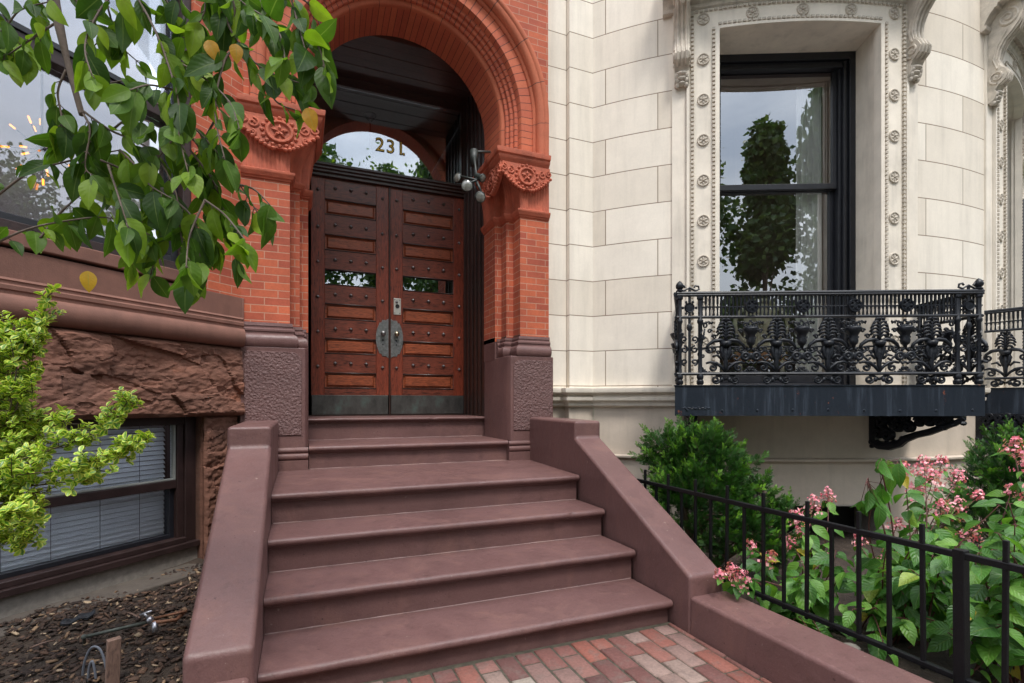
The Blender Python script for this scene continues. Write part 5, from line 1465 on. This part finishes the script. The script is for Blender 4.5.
def arbor(label, blobs, base, n, seed, size=.085):
    random.seed(seed)
    th = thing('arborvitae_shrub', label, 'shrub', base, group='soft green evergreen shrubs')
    mb = MB(); mats = []; rn = []
    for (c, r, wgt) in blobs:
        c = Vector(c); cnt = int(n*wgt)
        for k in range(12):
            d = Vector((random.gauss(0,1),random.gauss(0,1),abs(random.gauss(0,1)))).normalized()
            e = c + Vector((d.x*r[0],d.y*r[1],d.z*r[2]))*.8; b0 = Vector(base)
            mb.tube(S3([b0, b0.lerp(c,.6)+rv(.02), c.lerp(e,.4), e], 4), [.010-.0075*j/12 for j in range(13)], 5)
        ns = int(cnt/6.5)
        for k in range(ns):
            d = rv().normalized()
            if d.z < -.75: d.z = -d.z
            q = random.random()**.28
            p = c + Vector((d.x*r[0],d.y*r[1],d.z*r[2]))*q*(.90+.28*noise.noise(d*2.4+c)+.18*noise.noise(d*7+c))
            ax = (Vector((d.x,d.y,d.z*.6+.75)) + rv(.22)).normalized(); Ls = random.uniform(.07,.15)*(size/.075)
            if p.z < -.03: continue
            side = ax.orthogonal().normalized(); side.rotate(Matrix.Rotation(random.uniform(0,6.28),3,ax))
            base_b = .10+.75*(q**2)*random.random()  # inner sprigs get a darker tone, shade inside the bush put into colour
            mb.tube([p, p+ax*Ls], .0012, 3, cap=False)
            n2 = 13
            for j in range(n2):
                f = j/(n2-1); s2 = 1 if j % 2 else -1
                sd2 = side.copy(); sd2.rotate(Matrix.Rotation(random.gauss(0,.5),3,ax))
                dd = ax*.75 + sd2*s2*(1.0-.55*f) + rv(.12)
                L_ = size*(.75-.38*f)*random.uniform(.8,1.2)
                mats.append(frame(p+ax*Ls*f, dd, ax.cross(sd2)+rv(.25), L_, L_*.95)); rn.append(min(1,max(0, base_b*(.3+.9*f)+random.gauss(0,.05))))  # tone rises toward the sprig tip, highlights put into the leaf colour
    rel(mb.build('stems', M['greenstem'], smooth=True), th)
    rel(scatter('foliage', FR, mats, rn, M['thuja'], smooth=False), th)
    return th
def atp(px,py,t): return tuple(at(px,py,t))
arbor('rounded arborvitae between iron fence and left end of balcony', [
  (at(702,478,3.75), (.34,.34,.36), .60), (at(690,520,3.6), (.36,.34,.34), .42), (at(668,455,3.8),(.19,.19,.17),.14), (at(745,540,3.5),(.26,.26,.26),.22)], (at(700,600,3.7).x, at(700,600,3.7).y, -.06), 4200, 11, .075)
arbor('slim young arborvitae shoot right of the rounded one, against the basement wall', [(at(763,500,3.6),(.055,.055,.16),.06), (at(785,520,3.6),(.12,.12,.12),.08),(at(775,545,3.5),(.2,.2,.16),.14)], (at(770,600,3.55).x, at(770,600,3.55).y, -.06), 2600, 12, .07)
arbor('feathery arborvitae at right edge of the photo below second balcony', [
  (at(1012,495,4.0), (.34,.36,.38), .5), (at(1040,485,4.0),(.4,.4,.42),.4), (at(985,530,3.9),(.26,.26,.26),.25)], (at(1020,600,4.0).x, at(1020,600,4.0).y, -.06), 4200, 13, .075)

# ---- hydrangeas
PET = (np.array([(0,0,0),(.55,.35,.08),(0,1,.12),(-.55,.35,.08)], float), np.array([(0,1,2,3)]), np.array([(0,0),(.5,.4),(0,1),(-.5,.4)], float))
def hydrangea(label, base, shoots, seed, fills, droop=()):
    """shoots: (px,py,t,flower?)"""
    random.seed(seed)
    th = thing('hydrangea', label, 'shrub', base, group='pink panicle hydrangeas behind the fence')
    mb = MB(); mats = []; rn = []; pm = []; pr_ = []
    b0 = Vector(base)
    def lf(p, d, L_):
        mats.append(frame(p, d, Vector((0,0,1))+rv(.35)+(Vector((0,0,CAMZ))-p).normalized()*.5, L_, L_*random.uniform(.9,1.1))); rn.append(random.uniform(0,.94) if random.random() > .012 else .98)
    def shoot(e, fl, nleaf=5, L0=.10):
        s = b0 + Vector((random.gauss(0,.07),random.gauss(0,.07),0))
        mid = s.lerp(e,.5) + Vector((random.gauss(0,.05),random.gauss(0,.05),.08))
        C_ = S3([s, mid, e], 8); N = len(C_)
        mb.tube(C_, [.0048-.0028*k/(N-1) for k in range(N)], 5)
        for k in range(nleaf):
            f = 1-.75*(k/nleaf); c = C_[int(f*(N-1))]; a = random.uniform(0,pi) + (k%2)*pi/2
            for s2 in (0,pi):
                d = Vector((cos(a+s2),sin(a+s2),random.uniform(-1.0,.25)))
                pe = c + d*.012; mb.tube([c,pe],.0015,4); lf(pe, d, L0*random.uniform(.75,1.25)*(1.0 if k else .7))
        if fl:
            ax = (C_[-1]-C_[-4]).normalized()*.6 + Vector((0,0,.4)) + rv(.15); ax.normalize()
            H = .11*fl; Rr = .072*fl
            mb.tube([e, e+ax*H], .002, 4)
            for q in range(int(80*fl)):
                f = random.random(); o = ax.orthogonal().normalized(); a = random.uniform(0,2*pi); o.rotate(Matrix.Rotation(a,3,ax))
                p = e + ax*H*f + o*Rr*(1-.6*f)*random.uniform(.4,1.1)
                if q % 3 == 0: mb.tube([e+ax*H*f*.9, p], .0008, 3, cap=False)
                n_ = (o+ax*.5+rv(.3)).normalized(); S_ = random.uniform(.006,.0115); tone = min(1,max(0,random.gauss(.55,.27)))
                u = n_.orthogonal().normalized()
                for k in range(4):
                    d = u.copy(); d.rotate(Matrix.Rotation(k*pi/2+.2,3,n_)); pm.append(frame(p, d, n_, S_, S_)); pr_.append(tone)
    for (px,py,t,fl) in shoots: shoot(at(px,py,t), fl)
    for (px0,px1,py0,py1,ta,tb,n) in fills:
        for k in range(n): shoot(at(random.uniform(px0,px1), random.uniform(py0,py1), random.uniform(ta,tb)), 0, 4, .12)
    for (px,py,t) in droop:
        e = at(px,py,t); s0 = b0; top = e + Vector((0,0,.0))
        C_ = S3([b0, b0.lerp(e,.55)+Vector((.03,0,.05)), e+Vector((.06,.03,-.05)), e, e+Vector((-.05,-.02,-.03))], 6)
        mb.tube(C_, [.005-.003*k/(len(C_)-1) for k in range(len(C_))], 5)
        for k in range(9):
            c = e + Vector((random.uniform(-.04,.13), random.uniform(-.05,.05), random.uniform(-.14,.03)))
            mb.tube([C_[-4], c], .0014, 4)
            d = Vector((random.uniform(-.5,.45), random.uniform(-.4,.2), -1.0)); mats.append(frame(c, d, (Vector((0,0,CAMZ))-c).normalized()*.3+rv(.8), random.uniform(.09,.14), .095)); rn.append(random.uniform(.2,.9))
    rel(mb.build('stems', M['stem'], smooth=True), th)
    rel(scatter('foliage', HLEAF, mats, rn, M['hleaf']), th)
    if pm: rel(scatter('flowers', PET, pm, pr_, M['petal'], smooth=False), th)
def gb(px, t): p = at(px, 500, t); return (p.x, p.y, -.06)
hydrangea('pink hydrangea nearest the arborvitae, low flower cluster spilling over the kerb wall', gb(800,3.0),
  [(742,582,2.62,.95),(765,562,2.9,.8),(722,578,2.65,.6),(752,548,3.1,.6),(795,548,3.1,.8),(812,515,3.2,1.1),(828,500,3.3,.8),(806,540,3.1,.8),(825,560,3.0,.5),(735,575,2.7,.8),(800,525,3.1,.9)], 31,
  [(760,870,550,650,2.4,3.1,17),(730,800,590,620,2.7,3.0,4)])
hydrangea('tall pink hydrangea in the middle with drooping leafy tip above the fence', gb(900,2.75),
  [(885,470,2.7,0),(905,475,2.75,.7),(930,490,2.95,1.1),(950,515,2.9,1.1),(915,500,3.0,1.0),(895,530,3.0,.7),(965,540,2.8,.9),(985,552,2.7,.7),(888,560,2.9,.8),(860,545,3.1,.7),(940,470,3.1,.9),(975,500,3.0,.6),(925,475,2.95,1.0),(955,485,3.0,1.0),(940,515,2.85,.8)], 32,
  [(850,980,540,650,2.15,2.9,24),(900,1000,500,600,2.4,2.9,12)], [(880,462,2.6),(868,478,2.62)])
hydrangea('hydrangea cut off by right photo edge with deep pink flower heads', gb(1020,2.3),
  [(1015,455,2.6,.9),(1030,470,2.5,1.0),(1010,495,2.6,.5),(1020,545,2.3,.6),(1035,500,2.3,.8)], 33,
  [(960,1060,520,670,1.9,2.5,22),(1000,1050,490,560,2.1,2.5,8)])

# small garden stones by the fence
random.seed(9)
for k, (px, py, t) in enumerate(((850,628,2.6),)):
    p = at(px,py,t); m = MB(); V = []
    m.ball((0,0,0),(.055,.045,.022),8,6); o = m.build('garden_stone', M['stuccodark'], smooth=True); o.location = (p.x,p.y,-.055)
    tag(o, 'grey garden stone among hydrangea stems behind the fence', 'stone')

# ================================================================ small things in the left bed
def pt(px, py, z):       # point on height z seen at pixel
    b = (HY-py)/F; t = (z-CAMZ)/b; return at(px, py, t)
pz = .12
pp = thing('pipe', 'thin old garden pipe with grey valve lying over the mulch', 'pipe', tuple(pt(110,625,pz)))
A_ = pt(84,637,pz+.02); B_ = pt(148,622,pz+.03); C2 = pt(187,611,pz+.03)
m = MB(); m.tube([pt(85,650,.03),A_,B_], .008, 8); m.ball(tuple(A_),.012); rel(m.build('green_pipe', M['copper'], smooth=True), pp)
m = MB(); m.tube([B_, pt(160,622,pz+.03), pt(176,620,pz+.03), pt(185,612,pz+.03)], .009, 8); m.tube([pt(156,618,pz+.03), pt(187,611,pz+.05)], .007, 8); rel(m.build('copper_pipe', M['cpipe'], smooth=True), pp)
m = MB(); v0 = pt(150,620,pz+.04); m.ball(tuple(v0), (.016,.016,.018)); m.tube([v0, v0+Vector((-.02,-.005,.035))], .006, 6); m.tube([v0+Vector((-.04,0,.03)), v0+Vector((.01,-.01,.045))], .005, 6)
m.tube([pt(155,632,pz-.01), pt(155,622,pz+.03)], .013, 8); rel(m.build('valve', M['zinc'], smooth=True), pp)
p = pt(112,690,.06); m = MB(); T = Matrix.Translation(p) @ Matrix.Rotation(.5,4,'Z') @ Matrix.Rotation(radians(7),4,'X')
m.X = T; m.box(-.022,.022,-.012,.012,-.05,.21); tag(m.build('wooden_stake', M['plank'], bevel=.003), 'short weathered wooden stake standing in mulch beside the wire hoops', 'stake')
def hoop(name, pts_, label):
    m = MB(); m.tube(S3(pts_, 8), .0045, 7); tag(m.build(name, M['wire'], smooth=True), label, 'wire hoop', 'grey wire hoops in the mulch')
hoop('wire_hoop', [pt(82,690,.05), pt(84,690,.05)+Vector((0,0,.10)), pt(91,690,.05)+Vector((0,0,.165)), pt(100,690,.05)+Vector((0,0,.16)), pt(106,690,.05)+Vector((0,0,.09)), pt(109,690,.05)], 'larger grey wire hoop arching in front of wooden stake')
hoop('wire_hoop', [pt(87,692,.05), pt(89,692,.05)+Vector((0,0,.09)), pt(92,692,.05)+Vector((0,0,.12)), pt(95,692,.05)+Vector((0,0,.08)), pt(97,692,.05)], 'smaller grey wire hoop nested inside the larger one')
m = MB(); a = pt(60,624,.10); b = pt(95,612,.12); d = (b-a); sd_ = d.cross(Vector((0,0,1))).normalized()
V = []; Fc = []
for k in range(9):
    f = k/8; c = a+d*f
    for s in (-1,0,1): V.append(c + sd_*s*(.03+.01*sin(k*2.1)) + Vector((0,0,.012*(1-abs(s))+.008*sin(k*1.7+s))))
for k in range(8):
    for s in range(2): q = k*3+s; Fc.append((q,q+1,q+4,q+3))
m.add(V, Fc); m.add([v-Vector((0,0,.006)) for v in V], [f[::-1] for f in Fc]); tag(m.build('plastic_scrap', M['debris'], smooth=True), 'crumpled black plastic scrap lying on mulch by concrete strip', 'scrap')
for (x0,y0,x1,y1,r) in ((30,648,55,640,.004),(125,612,140,618,.004),(176,592,190,585,.006)):
    m = MB(); m.tube([pt(x0,y0,.11), pt((x0+x1)/2,(y0+y1)/2-1,.12), pt(x1,y1,.115)], r, 6)
    tag(m.build('twig', M['plank'], smooth=True), {30:'pale thin twig on mulch, farthest left',125:'small twig on mulch near the pipe valve',176:'brown twig against the left stoop wall'}[x0], 'twig')

# ================================================================ across the street (seen in the panes)
random.seed(17)
def tree_mesh(h, rad, col_h, n, seed):
    i_ = seed-40
    random.seed(seed); mats = []; rn = []
    cl = [(Vector((random.gauss(0,rad*.5), random.gauss(0,rad*.5), col_h+random.uniform(0,1)*(h-col_h))), random.uniform(.35,.6)*rad) for k in range(26)]
    if i_ == 1: cl = [(Vector((random.gauss(0,1.0)*(1.1-f), random.gauss(0,1.0)*(1.1-f), col_h+f*(h-col_h))), random.uniform(.3,.75)+.7*(1-f)) for f in [random.random()**.8 for k in range(46)]]
    for k in range(n):
        c, r = random.choice(cl); d = rv().normalized(); p = c + d*r*random.random()**.4
        s = random.uniform(.18,.36); mats.append(frame(p, rv()+Vector((0,0,-.4)), rv(), s, s*1.3)); rn.append(random.random())
    return mats, rn, cl
LQ = leaf_tmpl(.2,.1,.3,[(0,.1),(.45,1),(1,.05)])
protos = []
for i, (h, rad, ch_, n) in enumerate(((13.2,3.6,1.8,12000),(12.2,2.3,.5,9500))):
    mats, rn, cl = tree_mesh(h, rad, ch_, n, 40+i)
    t = thing('street_tree', 'leafy street tree across the road', 'tree', (0,-30,0), group='street trees across the road')
    m = MB(); m.tube([(0,0,-.2),(0,0,1.5),(.05,.05,3),(0,0,h*.8)], [.2,.16,.12,.03], 10)
    for c, r in cl[:10]: m.tube([(0,0,c.z*.6),tuple(c)], [.06,.02], 6)
    m.build('trunk', M['bark'], t, smooth=True); scatter('crown', LQ, mats, rn, M['treeleaf'], t); protos.append(t)
spots = [(0,-.4,-14.4,0),(0,9.8,-17.5,2.4),(0,30,-9,2.9),(0,-6.5,-14.2,1),(0,10.5,-16,2),(0,15.5,-15,.5),(0,17,-14.8,3),(0,-13,-15.5,1.6),(0,36,-4,.3),(1,3.95,-13.9,0),(1,6.3,-14.6,2),(0,-3.6,-15.6,1.9),(1,-9.5,-14.5,1),(0,29,-15,1.1),(1,20,-15.5,2)]
seen = set()
for i, (k, x, y, r) in enumerate(spots):
    o = protos[k] if k not in seen else copy_tree(protos[k]); seen.add(k)
    o.location = (x, y, -.14); o.rotation_euler = (0,0,r)
    if (k, x) == (1, 6.3): o.scale = (.8,.8,1.4)
